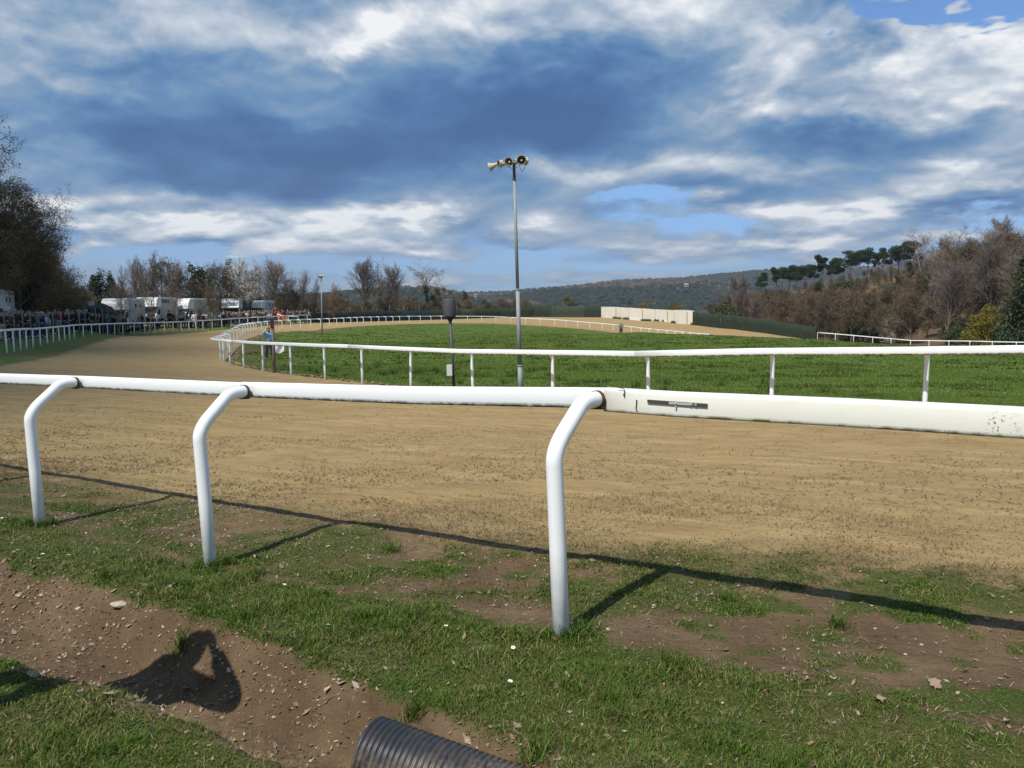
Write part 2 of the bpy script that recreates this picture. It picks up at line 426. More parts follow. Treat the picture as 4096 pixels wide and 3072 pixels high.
def in_poly(x, y, poly):
    ins = np.zeros(x.shape, bool); n = len(poly)
    for i in range(n):
        x1, y1 = poly[i][0], poly[i][1]; x2, y2 = poly[(i + 1) % n][0], poly[(i + 1) % n][1]
        if y1 == y2: continue
        c = ((y1 > y) != (y2 > y)) & (x < (x2 - x1) * (y - y1) / (y2 - y1) + x1)
        ins ^= c
    return ins
def poly_sd(x, y, poly):
    d, _ = seg_dist(x, y, list(poly) + [poly[0]])
    return np.where(in_poly(x, y, poly), -d, d)
def base_z(x, y):
    x = np.asarray(x, float); y = np.asarray(y, float); sh = x.shape; X = x.ravel(); Y = y.ravel()
    out = np.empty(X.shape)
    for i in range(0, len(X), 60000):
        P = np.stack([X[i:i + 60000], Y[i:i + 60000]], 1)
        W = _w(P); D = np.sqrt(((W[:, None] - CW[None]) ** 2).sum(-1)); out[i:i + 60000] = D @ _S[:_n] + _S[_n]
    r = np.hypot(X, Y); f = sst(r, 380, 700)
    out = out * (1 - f) + (-16.0) * f
    return out.reshape(sh)
# track outlines
near_line = [P3 + PD * t for t in (22, 6, 0)] + [near_posts[1], near_posts[0]]
OUT = [Vector((40, -22, 0))] + near_line + [Vector((-6.6, 8.3, 0)), Vector((-11.5, 13, 0)), Vector((-16, 19, 0))] + OL
shift = lambda P, d: P + d
outer_poly = []
for p in OUT[:4]: outer_poly.append(p + PN * 1.6)
outer_poly += [OUT[4] + PN * 1.3, OUT[5] + PN * 1.0, Vector((-6.9, 9.4, 0)), Vector((-10.9, 14, 0)), Vector((-15.2, 19.6, 0))]
for i, p in enumerate(OL):
    a = OL[max(i - 1, 0)]; b = OL[min(i + 1, len(OL) - 1)]; t = (b - a); t.z = 0; t.normalize()
    outer_poly.append(p + Vector((t.y, -t.x, 0)) * 2.2)       # grass verge inside the left rail
outer_poly += [p.copy() for p in FE] + [RR[1] , RR[2], RR[4], Vector((80, 60, 0)), Vector((90, 0, 0))]
inner_poly = []
ALLIN = [IN[-1] + (IN[-1] - IN[-2]) * k for k in (12, 3)] + IN[::-1] + IF
for i, p in enumerate(ALLIN):
    a = ALLIN[max(i - 1, 0)]; b = ALLIN[min(i + 1, len(ALLIN) - 1)]; t = b - a; t.z = 0; t.normalize()
    inner_poly.append(p + Vector((-t.y, t.x, 0)) * (-0.25))
inner_poly += [at(3117, 1353, 80), at(3264, 1358, 84), Vector((46, 86, 0)), Vector((54, 74, 0)), Vector((70, 50, 0)), Vector((70, -10, 0))]

def zones(x, y):
    """sand, grass density (0..1), soil for ground points"""
    x = np.asarray(x, float); y = np.asarray(y, float)
    wob = (fbm(x * .9, y * .9, 31) - .5)
    so = poly_sd(x, y, [(p.x, p.y) for p in outer_poly]); si = poly_sd(x, y, [(p.x, p.y) for p in inner_poly])
    far = sst(np.hypot(x, y), 9, 16)
    soft = .95 * (1 - far) + .35 * far
    sand = sst(-so + wob * (1.6 - far), -soft, soft) * sst(si + (fbm(x * 1.5, y * 1.5, 37) - .5) * .5, -.12, .12)
    # near verge
    s = (x - P3.x) * PN.x + (y - P3.y) * PN.y; tt = (x - P3.x) * PD.x + (y - P3.y) * PD.y
    patch = fbm(x * 1.3 + 3, y * 1.9, 41, 5); fine = fbm(x * 5, y * 6, 47, 4)
    near = 1 - sst(np.hypot(x, y), 10, 15)
    g = np.zeros(x.shape)
    strip = sst(s, -1.15, -.75) * (1 - sst(s + (patch - .5) * .5, -.12, .1))
    g = np.maximum(g, strip * sst(patch * .5 + fine * .5, .18, .34))
    a = patch * .55 + fine * .45
    mid = sst(s, -.1, .05) * (1 + .5 * sst(x, .3, 1.2)) * (1 - sst(s + wob, 1.7, 2.6))
    g = np.maximum(g, mid * sst(a, .34, .60) * .85)
    g = np.maximum(g, sst(s, 1.5, 2.0) * (1 - sst(s + wob * 2, 2.3, 3.6)) * sst(a, .38, .66) * .6)
    rightb = (1 - sst(s, -.1, .15)) * sst(x + (patch - .5), -.25, .5)
    g = np.maximum(g, rightb * (.26 + .55 * sst(a, .34, .66)) * (1 - .45 * sst(x, .7, 2.0)))
    lowl = (1 - sst(s, -1.7, -1.3))
    g = np.maximum(g, lowl * (.55 + .45 * sst(a, .38, .52)))
    dm = ditch_mask(x, y)
    g = g * sst(dm + (fine - .5) * .35, .86, 1.08)
    g = g * near * (1 - sand * .75)
    g_out = (si < 0) * 1.0
    g = np.maximum(g, sst(-si, -.05, .35) * (1 - .55 * sst(fbm(x * .35, y * .35, 59), .46, .62) * (1 - sst(-si, 1.5, 5.0))))
    off = sst(so, 0, .6) * (1 - near)
    g = np.maximum(g, off * (.5 + .5 * sst(fbm(x * .25, y * .25, 53), .38, .55)))
    g = g * (1 - .9 * sst(so, 4, 9) * sst(x, 5, 20) * sst(y, 92, 112))
    return sand, np.clip(g, 0, 1), dm, s, si, so
def ground_z(x, y, detail=True):
    x = np.asarray(x, float); y = np.asarray(y, float)
    z = base_z(x, y)
    dm = ditch_mask(x, y); _, al = seg_dist(x, y, ditch)
    dep = np.interp(al, [0, 2, 4, 6, 7.2, 7.7], [.30, .30, .30, .27, .20, .03])
    z = z - dep * (1 - sst(dm, .25, 1.15))
    z = z + .14 * np.exp(-((x - .38) ** 2 + (y - 2.28) ** 2) / .28 ** 2)      # earth heaped over the pipe
    if detail:
        r = np.hypot(x, y); k = 1 - sst(r, 14, 30)
        z = z + k * (fbm(x * 1.7, y * 1.7, 71) - .5) * .05 + k * (fbm(x * 9, y * 9, 73) - .5) * .018 + (1 - sst(r, 5, 9)) * (fbm(x * 28, y * 28, 79, 3) - .5) * .010 * (1 + 1.5 * (dm < 1))
        z = z + (1 - sst(r, 300, 400)) * sst(r, 20, 60) * (fbm(x * .12, y * .12, 77) - .5) * .08
    return z
def gz(x, y): return float(ground_z(np.array([x]), np.array([y]))[0])

def ground_material():
    m = bpy.data.materials.new('ground'); m.use_nodes = True; N = NT(m.node_tree); b = m.node_tree.nodes['Principled BSDF']
    P = N.new('ShaderNodeNewGeometry').outputs['Position']
    sand = N.attr('sand'); grass = N.attr('grass'); field = N.attr('field')
    nL = N.noise(P, 0.35, 5, 0.6); nM = N.noise(P, 2.3, 6, 0.65); nF = N.noise(P, 22, 6, 0.7); nG = N.noise(P, 90, 4, 0.7)
    # sand with rake / hoof streaks that follow the course
    Ps = N.v('MULTIPLY', P, (1.0, 2.2, 1.0))
    nS = N.noise(Ps, 1.2, 6, 0.6, 0.6)
    sc_ = N.ramp(nS, [(0.25, (.265, .178, .080)), (0.5, (.335, .233, .106)), (0.75, (.39, .28, .138))])
    rot = N.new('ShaderNodeVectorRotate', rotation_type='Z_AXIS'); N.l.new(P, rot.inputs['Vector']); rot.inputs['Angle'].default_value = R(31)
    rk = N.noise(N.v('MULTIPLY', rot.outputs[0], (.30, 5.5, 1.0)), 1.0, 6, .68, .25)
    sc_ = N.mix(N.m('MULTIPLY', N.ss(rk, .52, .68), .6), sc_, (.43, .32, .17))
    sc_ = N.mix(N.m('MULTIPLY', N.ss(rk, .48, .34), .5), sc_, (.22, .155, .078))
    sc_ = N.mix(N.m('MULTIPLY', N.ss(nL, .45, .7), .35), sc_, (.30, .205, .115))
    sc_ = N.mix(N.m('MULTIPLY', N.ss(nF, .55, .8), .30), sc_, (.23, .165, .09))
    sc_ = N.mix(N.m('MULTIPLY', N.ss(nG, .56, .7), .35), sc_, (.20, .15, .08))
    soil = N.ramp(nM, [(0.25, (.085, .055, .032)), (0.5, (.132, .088, .050)), (0.8, (.21, .148, .092))])
    soil = N.mix(N.m('MULTIPLY', N.ss(nF, .5, .75), .45), soil, (.11, .065, .042))
    soil = N.mix(N.m('MULTIPLY', N.ss(nG, .6, .72), .45), soil, (.25, .19, .14))
    gr = N.ramp(N.noise(P, 1.1, 6, 0.62), [(0.25, (.040, .070, .012)), (0.5, (.062, .088, .018)), (0.62, (.082, .085, .026)), (0.8, (.115, .092, .042))])
    gr = N.mix(N.m('MULTIPLY', N.ss(nF, .45, .7), .5), gr, (.025, .04, .012))
    fd = N.ramp(N.noise(P, 0.16, 9, 0.66), [(0.3, (.070, .115, .020)), (0.48, (.095, .145, .027)), (0.62, (.118, .163, .036)), (0.8, (.155, .165, .05))])
    fine = N.noise(N.v('MULTIPLY', P, (1, .35, 1)), 1.9, 8, 0.72)
    fd = N.mix(N.m('MULTIPLY', N.ss(fine, .5, .66), .6), fd, (.028, .05, .012))
    fd = N.mix(N.m('MULTIPLY', N.ss(N.noise(P, 0.9, 6, 0.7), .62, .75), .45), fd, (.13, .125, .05))
    gc = N.mix(field, gr, fd)
    c = N.mix(sand, soil, sc_)
    gm = N.m('MULTIPLY', N.ss(N.m('ADD', grass, N.m('MULTIPLY', N.m('SUBTRACT', nF, .5), .7)), .15, .95), N.m('MULTIPLY_ADD', field, .12, .86))
    c = N.mix(gm, c, gc)
    N.l.new(c, b.inputs['Base Color']); b.inputs['Roughness'].default_value = 0.95; b.inputs['Specular IOR Level'].default_value = 0.12
    bp = N.new('ShaderNodeBump'); bp.inputs['Strength'].default_value = 0.9; bp.inputs['Distance'].default_value = 0.03
    h = N.m('ADD', N.m('MULTIPLY', nF, .55), N.m('MULTIPLY', nG, .18)); h = N.m('ADD', h, N.m('MULTIPLY', N.noise(Ps, 5, 6, .7), 1.3)); h = N.m('ADD', h, N.m('MULTIPLY', rk, 1.2))
    N.l.new(h, bp.inputs['Height']); N.l.new(bp.outputs[0], b.inputs['Normal'])
    return m
GROUND_MAT = ground_material()

def build_ground():
    front = np.linspace(-46, 46, 640); back = np.linspace(46, 314, 90)[1:-1]
    ang = np.radians(np.concatenate([front, back])); na = len(ang)
    r = [0.15]
    while r[-1] < 4200:
        q = r[-1]
        r.append(q + (0.012 + q * 0.0072 if q < 130 else q * 0.02))
    r = np.array(r); nr = len(r)
    Rr, An = np.meshgrid(r, ang, indexing='ij')
    x = Rr * np.sin(An); y = Rr * np.cos(An)
    z = ground_z(x, y); sand, g, dm, s, si, so = zones(x, y)
    # loose clods and small ridges on the sand next to the infield rail
    edge = np.exp(-((si - .25) / .3) ** 2) * (1 - sst(Rr, 50, 80))
    z = z + edge * (.06 * fbm(x * 4, y * 4, 91) + .03) + sand * (1 - sst(Rr, 12, 30)) * (fbm(x * 3.0, y * 6.0, 97) - .5) * .03
    V = np.stack([x, y, z], -1).reshape(-1, 3)
    idx = np.arange(nr * na).reshape(nr, na)
    a = idx[:-1, :]; b = idx[1:, :]
    Fc = np.stack([a, np.roll(a, -1, 1), np.roll(b, -1, 1), b], -1).reshape(-1, 4)
    sf = sand.ravel(); fsand = sf[Fc].mean(1) > .5
    soil = ((dm < .9)).ravel()
    def mk(name, sel, label):
        used = np.unique(Fc[sel]); mp = np.full(len(V), -1, np.int64); mp[used] = np.arange(len(used))
        me = np_mesh(name, V[used], mp[Fc[sel]][:, ::-1], smooth=True)
        for nm, arr in (('sand', sand), ('grass', g), ('field', ((si < .3) | (Rr > 16)).astype(float))):
            at_ = me.attributes.new(nm, 'FLOAT', 'POINT'); at_.data.foreach_set('value', arr.ravel()[used].astype(np.float32))
        o = link(name, me, GROUND_MAT); tag(o, label, None, None, 'structure'); return o
    # centre cap below the camera
    mk('sand_track', fsand, 'pale sand racetrack curving between the white rails')
    o = mk('ground', ~fsand, 'grass and reddish soil ground with a shallow ditch')
    return o
build_ground()
# ------------------------------------------------------------------ white rails
def white_paint():
    m = bpy.data.materials.new('white_rail_plastic'); m.use_nodes = True; N = NT(m.node_tree); b = m.node_tree.nodes['Principled BSDF']
    P = N.new('ShaderNodeNewGeometry').outputs['Position']
    c = N.mix(N.noise(P, 1.5, 5, .6), (.83, .84, .85), (.88, .89, .89))
    st = N.noise(N.v('MULTIPLY', P, (14, 14, 3)), 1.0, 8, .75)
    c = N.mix(N.m('MULTIPLY', N.ss(st, .62, .72), .35), c, (.42, .40, .34))
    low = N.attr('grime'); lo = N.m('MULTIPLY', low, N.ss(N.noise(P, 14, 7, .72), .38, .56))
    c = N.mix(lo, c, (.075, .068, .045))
    N.l.new(c, b.inputs['Base Color']); b.inputs['Roughness'].default_value = .38; b.inputs['Specular IOR Level'].default_value = .4
    return m
WHITE = white_paint()
def cream_paint():
    m = bpy.data.materials.new('aged_cream_plastic'); m.use_nodes = True; N = NT(m.node_tree); b = m.node_tree.nodes['Principled BSDF']
    P = N.new('ShaderNodeNewGeometry').outputs['Position']
    c = N.mix(N.noise(P, 3, 6, .65), (.80, .77, .67), (.86, .84, .77))
    c = N.mix(N.m('MULTIPLY', N.ss(N.noise(N.v('MULTIPLY', P, (4, 4, 16)), 2.0, 6, .7), .55, .75), .3), c, (.60, .50, .33))
    rust = N.ss(N.noise(P, 26, 5, .65), .705, .73)
    c = N.mix(N.m('MULTIPLY', rust, .85), c, (.26, .14, .06))
    rp = on_plane(4005, 1697, P3 + PN * (RAILOFF - .04), PN)
    near_ = N.ss(N.v('LENGTH', N.v('SUBTRACT', P, tuple(rp))), .085, .01)
    c = N.mix(N.m('MULTIPLY', near_, N.ss(N.noise(P, 75, 3, .6), .57, .60)), c, (.20, .10, .04))
    c = N.mix(N.m('MULTIPLY', N.ss(N.noise(P, 120, 3, .6), .70, .73), .6), c, (.35, .22, .12))
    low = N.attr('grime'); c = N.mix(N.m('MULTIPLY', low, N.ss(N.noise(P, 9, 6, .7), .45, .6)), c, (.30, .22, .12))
    N.l.new(c, b.inputs['Base Color']); b.inputs['Roughness'].default_value = .5
    return m
CREAM = cream_paint()
DARKCOL = mat('rusty_collar', (.10, .06, .035), .8, .5, 60)
DARKWIRE = mat('dark_wire', (.03, .03, .03), .6)
LABELM = mat('dark_strip', (.075, .06, .05), .5)
LABELG = mat('grey_sticker', (.45, .45, .40), .5)

def oval(w, h, n=20, e=.62):
    """flattened round profile: (across, up)"""
    pr = []
    for k in range(n):
        a = 2 * math.pi * k / n; c, s_ = math.cos(a), math.sin(a)
        pr.append((math.copysign(abs(c) ** e, c) * w / 2, math.copysign(abs(s_) ** e, s_) * h / 2))
    return pr
def grime_attr(me, zfun):
    a = me.attributes.new('grime', 'FLOAT', 'POINT')
    a.data.foreach_set('value', [zfun(v.co) for v in me.vertices])
def rail_section(name, pts, w, h, material, parent, seg=.25, loc=None, e=.62):
    """pts = world points of the rail centre line"""
    P = [pts[0]]
    for a, b in zip(pts[:-1], pts[1:]):
        n = max(1, int((b - a).length / seg))
        for i in range(1, n + 1): P.append(a.lerp(b, i / n))
    mb = MB(); n = 20; mb.tube(P, 1.0, prof=oval(w, h, n, e), up=(0, 0, 1))
    me = mb.mesh(name)
    vals = []
    pr = oval(w, h, n, e)
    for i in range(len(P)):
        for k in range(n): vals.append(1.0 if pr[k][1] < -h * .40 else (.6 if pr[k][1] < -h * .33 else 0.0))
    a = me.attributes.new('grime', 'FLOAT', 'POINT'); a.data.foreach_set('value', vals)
    bm = bmesh.new(); bm.from_mesh(me); bmesh.ops.recalc_face_normals(bm, faces=bm.faces); bm.to_mesh(me); bm.free()
    if parent is not None:
        me.transform(Matrix.Translation(-parent.location))
    return link(name, me, material, parent)
def smooth_path(pts, it=3):
    for _ in range(it):
        q = [pts[0]]
        for a, b in zip(pts[:-1], pts[1:]): q += [a.lerp(b, .25), a.lerp(b, .75)]
        q.append(pts[-1]); pts = q
    return pts
def post_mesh(h, reach, r, n=16, name='post', arm0=.72, sharp=False, lean=0.0):
    """post at origin, arm reaching towards +Y at height h; lean shifts the foot"""
    knee = h * arm0
    pts = [Vector((lean, -lean * .2, -.25)), Vector((lean * .5, 0, knee * .5)), Vector((0, 0, knee - .10))]
    if sharp: arc = [Vector((0, 0, knee - .10)), Vector((0, 0, knee + .04)), Vector((0, reach * .50, h - .055)), Vector((0, reach * .66, h - .004)), Vector((0, reach, h))]
    else: arc = [Vector((0, 0, knee)), Vector((0, reach * .0, h - .10)), Vector((0, reach * .35, h)), Vector((0, reach, h))]
    pts = pts[:-1] + smooth_path(arc, 3)
    mb = MB(); mb.tube(pts, r, n=n)
    me = mb.mesh(name)
    a = me.attributes.new('grime', 'FLOAT', 'POINT'); a.data.foreach_set('value', [.35 if v.co.z < .03 else 0.0 for v in me.vertices])
    bm = bmesh.new(); bm.from_mesh(me); bmesh.ops.recalc_face_normals(bm, faces=bm.faces); bm.to_mesh(me); bm.free()
    return me

def near_rail():
    root = empty('running_rail', P3, 0, 'nearest white running rail in the foreground, its right piece aged cream, on bent tube posts', 'rail')
    P0 = P3 + PN * RAILOFF
    tp = [(-420, 1483), (0, 1493), (310, 1503)], [(300, 1502), (980, 1530)], [(970, 1527), (1640, 1545), (2440, 1550)], [(2425, 1549), (2700, 1566), (3400, 1594), (4096, 1628), (5200, 1692)]
    hs = [.102, .106, .112, .127]
    for k, (t, h) in enumerate(zip(tp, hs)):
        pts = [on_plane(px, py, P0, PN) - Vector((0, 0, h / 2)) for (px, py) in t]
        if k < 3: pts = pts if k else [pts[0] - PD * 3 + Vector((0, 0, -.02))] + pts
        if k == 3: pts = pts + [pts[-1] + PD * 3.5, pts[-1] + PD * 7]
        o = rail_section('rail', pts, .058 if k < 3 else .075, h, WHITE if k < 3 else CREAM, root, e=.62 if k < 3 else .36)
        if k == 3: o['label'] = 'thick aged cream rail section with dark slot and rust specks'
    # joint sleeve between sections
    tops = [(320, 1595), (1010, 1570), (2400, 1600)]
    bases = near_posts + [near_posts[0] - PD * 2.35 + Vector((0, .15, -.06)), near_posts[0] - PD * 4.6 + Vector((-.1, .6, -.1)), P3 + PD * 2.4, P3 + PD * 4.8, P3 + PD * 7.2]
    endpx = [(318, 1530), (1005, 1566), (2420, 1597)]
    for i, b in enumerate(bases):
        rt = [1.075, 1.075, 1.095][i] if i < 3 else 1.08
        if i < 3:
            e = on_plane(*endpx[i], P0 - PN * .05, PN); rt = e.z - b.z; off = Vector((e.x - b.x, e.y - b.y, 0)); reach = off.length - .01; rz = math.atan2(-off.x, off.y)
        else: reach = RAILOFF - .04; rz = math.atan2(-PN.x, PN.y)
        me = post_mesh(rt, reach, .0425, 20, 'post', .78, sharp=True, lean=0.0)
        o = link('post', me, WHITE, root, b - root.location, rz)
        # posts lean a little, as in the photograph
        o.rotation_euler = (0, ([R(-2.0), R(-2.8), R(-2.2)] + [0] * 9)[i], rz)
        c = MB(); c.lathe((0, reach - .012, rt), [(.0426, 0), (.0465, .002), (.0465, .022), (.034, .026)], 20, axis=(0, 1, 0))
        c.box((.0, reach - .0, rt - .028), (.07, .03, .05))
        c.build('bracket', DARKCOL, o)
    # details on the cream section
    def facept(px, py, d=.0425): return on_plane(px, py, P0 - PN * d, PN)
    a, b_ = facept(2590, 1605), facept(2830, 1622)
    mb = MB(); mb.tube([a - root.location, b_ - root.location], 1.0, prof=[(-.003, -.0085), (.003, -.0085), (.003, .0085), (-.003, .0085)], up=(0, 0, 1), smooth=False)
    st = mb.build('slot', LABELM, root)
    mb = MB(); c1, c2 = facept(2676, 1611.5, .046), facept(2770, 1618, .046); mb.tube([c1 - root.location, c2 - root.location], 1.0, prof=[(-.0015, -.006), (.0015, -.006), (.0015, .006), (-.0015, .006)], up=(0, 0, 1), smooth=False)
    mb.build('sticker', LABELG, st)
    mb = MB()
    for px in (2762, 2782): q = facept(px, 1618 + (px - 2762) * .08, .048) - root.location; mb.lathe(q, [(.003, -.001), (.007, -.001), (.007, .001), (.003, .001), (.003, -.001)], 12, axis=PN)
    mb.build('ring_print', LABELG, st)
    mb = MB(); q = facept(2702, 1614, .049) - root.location; mb.ico(q, .007, 1); mb.box(q - Vector((0, 0, .012)), (.008, .004, .018))
    mb.build('buckle', LABELG, st)
    mb = MB(); mb.tube([facept(*p, .044) - root.location for p in [(2546, 1602), (2545, 1620), (2543, 1635), (2550, 1646)]], .0022, n=6)
    mb.ico(facept(2546, 1602, .044) - root.location, .0045, 1); mb.build('wire', DARKWIRE, root)
    mb = MB(); mb.tube([facept(*p, .043) - root.location for p in [(2470, 1549), (2490, 1553), (2499, 1560), (2496, 1582)]], .0022, n=6); mb.box(facept(2496, 1580, .044) - root.location, (.008, .004, .012))
    mb.build('wire', DARKWIRE, root)
    return root
near_rail()

def resample(pts, step, start=0.0):
    out = []; d = start; acc = 0.0
    for a, b in zip(pts[:-1], pts[1:]):
        L = (Vector((b.x - a.x, b.y - a.y, 0))).length
        while d <= acc + L: out.append(a.lerp(b, (d - acc) / L if L else 0)); d += step
        acc += L
    return out
def tangent(pts, i):
    t = pts[min(i + 1, len(pts) - 1)] - pts[max(i - 1, 0)]; t.z = 0; return t.normalized()
def bent_rail(name, posts, side, label, h=1.14, reach=.38, w=.06, rh=.105, seg_posts=4, r=.034, material=None):
    """posts: base points; side=+1: arms go to the left of the direction of travel"""
    material = material or WHITE
    root = empty(name, posts[len(posts) // 2], 0, label, 'rail')
    me = post_mesh(h - rh * .45, reach, r, 10, 'post', .80)
    rp = []
    for i, p in enumerate(posts):
        t = tangent(posts, i); n = Vector((-t.y, t.x, 0)) * side
        o = link('post', me, None, root, p - root.location, math.atan2(-n.x, n.y) + random.uniform(-.06, .06))
        o.rotation_euler[0] = R(random.uniform(-1.2, 1.2)); o.rotation_euler[1] = R(random.uniform(-1.3, 1.3))
        rp.append(p + n * (reach + .02) + Vector((0, 0, h - rh / 2 + random.uniform(-.012, .012))))
    me.materials.append(material)
    i = 0
    while i < len(rp) - 1:
        j = min(i + seg_posts, len(rp) - 1)
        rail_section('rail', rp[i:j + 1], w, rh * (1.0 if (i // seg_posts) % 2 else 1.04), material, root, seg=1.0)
        i = j
    return root
# infield rail: the near straight, round the bend and away behind the field
far = resample([IN[0]] + IF, 2.35, 2.35)
ext = [IN[-1] + (IN[-1] - IN[-2]) * k for k in (2, 1)]
inner_posts = ext + IN[::-1] + far
bent_rail('infield_rail', inner_posts, +1, 'long white rail round the green infield, sweeping from the right edge round the bend', reach=.36)
# left outer rail
outer_posts = resample(OL, 2.0, 0.0)
bent_rail('spectator_rail', outer_posts, -1, 'white rail on grass verge in front of the spectators on the left bend', reach=.38)
rrp = resample(RR, 2.35, 0)
bent_rail('far_rail', rrp, +1, 'straight white rail below the wooded slope at the far right', reach=.3)
# ------------------------------------------------------------------ grass, straw and leaf litter
GRASSM = tint_mat('grass_blades', .6, .25)
LITTERM = tint_mat('leaf_litter', .85, 0)
def sample(n, r0, r1, a=38.5):
    an = np.radians(rng.uniform(-a, a, n)); r = np.sqrt(rng.uniform(r0 * r0, r1 * r1, n))
    return r * np.sin(an), r * np.cos(an)
def pal(n, cols, p):
    c = np.array(cols)[rng.choice(len(cols), n, p=np.array(p) / np.sum(p))]
    return c * rng.uniform(.7, 1.3, (n, 1))
def blades(x, y, h, lean, w, tint, z=None, z0=-.004):
    n = len(x); z = ground_z(x, y) if z is None else z
    ph = rng.uniform(0, 2 * np.pi, n); d = np.stack([np.cos(ph), np.sin(ph), np.zeros(n)], 1)
    ps = ph + np.pi / 2 + rng.normal(0, .6, n); t = np.stack([np.cos(ps), np.sin(ps), np.zeros(n)], 1) * (w / 2)[:, None]
    p = np.stack([x, y, z + z0], 1); up = np.array([0, 0, 1.0])
    m = p + d * (lean * .35)[:, None] + up * (h * .6)[:, None]
    tip = p + d * lean[:, None] + up * h[:, None]
    V = np.stack([p - t, p + t, m - t * .8, m + t * .8, tip], 1).reshape(-1, 3)
    b = np.arange(n)[:, None] * 5
    Fc = (b[:, None, :] + np.array([[0, 1, 3], [0, 3, 2], [2, 3, 4]])[None]).reshape(-1, 3)
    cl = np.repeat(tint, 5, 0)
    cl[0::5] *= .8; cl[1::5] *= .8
    return V, Fc, cl
def blade_obj(name, parts, label, m=GRASSM):
    V = []; Fs = []; Cc = []; o = 0
    for (v, f, c) in parts: V.append(v); Fs.append(f + o); Cc.append(c); o += len(v)
    me = np_mesh(name, np.concatenate(V), np.concatenate(Fs), colors=np.concatenate(Cc))
    return tag(link(name, me, m), label, None, None, 'stuff')
GREENS = [(.050, .105, .010), (.080, .150, .016), (.115, .185, .024), (.13, .15, .035), (.31, .25, .12), (.17, .13, .05)]
parts = []
for (n, r0, r1, ws) in [(220000, 1.2, 3.3, .0034), (270000, 3.3, 5.2, .0042), (200000, 5.2, 8.5, .0060), (80000, 8.5, 13, .009)]:
    x, y = sample(n, r0, r1, 50); sand, g, dm, s, si, so = zones(x, y)
    keep = rng.uniform(0, 1, n) < g ** 1.4 * (1 - .45 * sst(fbm(x * 5, y * 5, 117, 4), .45, .65))
    x, y, g, s = x[keep], y[keep], g[keep], s[keep]; k = len(x)
    cl = fbm(x * 2.2, y * 2.2, 111, 4); hb = fbm(x * 4, y * 4, 113, 3)
    h = (.010 + .027 * rng.uniform(.3, 1, k) * (.4 + 1.2 * sst(hb, .4, .7)) * (.6 + .5 * g))
    verge = (s > -.05)
    h = np.where(verge, h * .65, h * .88) * (1 - .3 * sst(x, .6, 1.8))
    ln = h * rng.uniform(.2, 1.5, k)
    t = pal(k, GREENS, [.30, .34, .20, .10, .025, .035])
    dry = pal(k, GREENS, [.20, .22, .14, .20, .11, .13])
    ol = sst(cl, .42, .6)[:, None]; t = t * (1 - ol) + dry * ol
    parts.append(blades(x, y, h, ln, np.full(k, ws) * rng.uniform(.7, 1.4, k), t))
# tufts of longer grass at post feet and on the ditch edge
TP = [(b.x + dx, b.y + dy) for b in near_posts for dx, dy in [(.04, -.05), (-.07, -.02), (.1, .03)]] + [tuple(on_plane(*q, P3 + PN * o, PN)[:2]) for q, o in [((1020, 2190), -.05), ((1250, 2400), -.4), ((720, 2480), -.8)]]
for (px, py) in [(1460, 2440), (700, 2285), (760, 2290), (870, 2290), (1650, 2790), (980, 2420), (420, 2250), (2120, 2990), (2700, 2640), (3350, 2480), (2900, 2370), (1560, 2150)]:
    d = ray(px, py); t_ = -CAM.z / d.z; TP.append((d.x * t_, d.y * t_))
for (cx, cy) in TP:
    k = 110; a = rng.uniform(0, 6.28, k); rr = np.abs(rng.normal(0, .045, k)); x = cx + rr * np.cos(a); y = cy + rr * np.sin(a)
    h = rng.uniform(.03, .095, k); parts.append(blades(x, y, h, h * rng.uniform(.3, 1.2, k), rng.uniform(.003, .006, k), pal(k, GREENS, [.3, .35, .2, .1, .05, 0])))
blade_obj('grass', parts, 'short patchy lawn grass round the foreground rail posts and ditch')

# infield grass, taller
parts = []
for (n, r0, r1, ws, hh) in [(230000, 10, 20, .010, .10), (210000, 20, 34, .020, .11), (170000, 34, 60, .045, .12), (150000, 60, 118, .09, .12)]:
    x, y = sample(n, r0, r1, 37); sand, g, dm, s, si, so = zones(x, y)
    keep = (si < -.15) & (rng.uniform(0, 1, n) < np.clip(g, .1, 1)); x, y, si = x[keep], y[keep], si[keep]; k = len(x)
    hb = fbm(x * .9, y * .9, 211, 4); tall = sst(hb, .52, .72)
    h = hh * (.20 + .65 * tall) * rng.uniform(.4, 1.1, k) * sst(-si, .0, 1.6) * (1 - .6 * sst(np.hypot(x, y), 45, 110))
    c = pal(k, [(.088, .142, .019), (.115, .176, .027), (.145, .205, .038), (.18, .20, .052), (.30, .27, .12)], [.34, .34, .2, .08, .04])
    c *= (1.08 - .30 * tall)[:, None]
    parts.append(blades(x, y, h + .015, h * rng.uniform(.2, 1.1, k), np.full(k, ws) * rng.uniform(.6, 1.3, k), c))
k = 90; cx = rng.uniform(-9, 9, k); cy = rng.uniform(13.5, 34, k); _, g_, _, _, si_, _ = zones(cx, cy); ok = si_ < -1.2; cx, cy = cx[ok], cy[ok]
for a_, b_ in zip(list(cx) + [at(2350, 1500, 16.8).x, at(1990, 1500, 18).x, at(3600, 1560, 13).x, at(2230, 1500, 17.5).x], list(cy) + [16.8, 18, 13, 17.5]):
    m_ = 60; an = rng.uniform(0, 6.28, m_); rr = np.abs(rng.normal(0, .14, m_)); hh_ = rng.uniform(.10, .26, m_); parts.append(blades(a_ + rr * np.cos(an), b_ + rr * np.sin(an), hh_, hh_ * rng.uniform(.2, .8, m_), rng.uniform(.008, .014, m_), pal(m_, [(.05, .10, .014), (.075, .135, .02), (.13, .17, .04)], [.5, .35, .15])))
blade_obj('field_grass', parts, 'dense green grass of the infield behind the white rail')

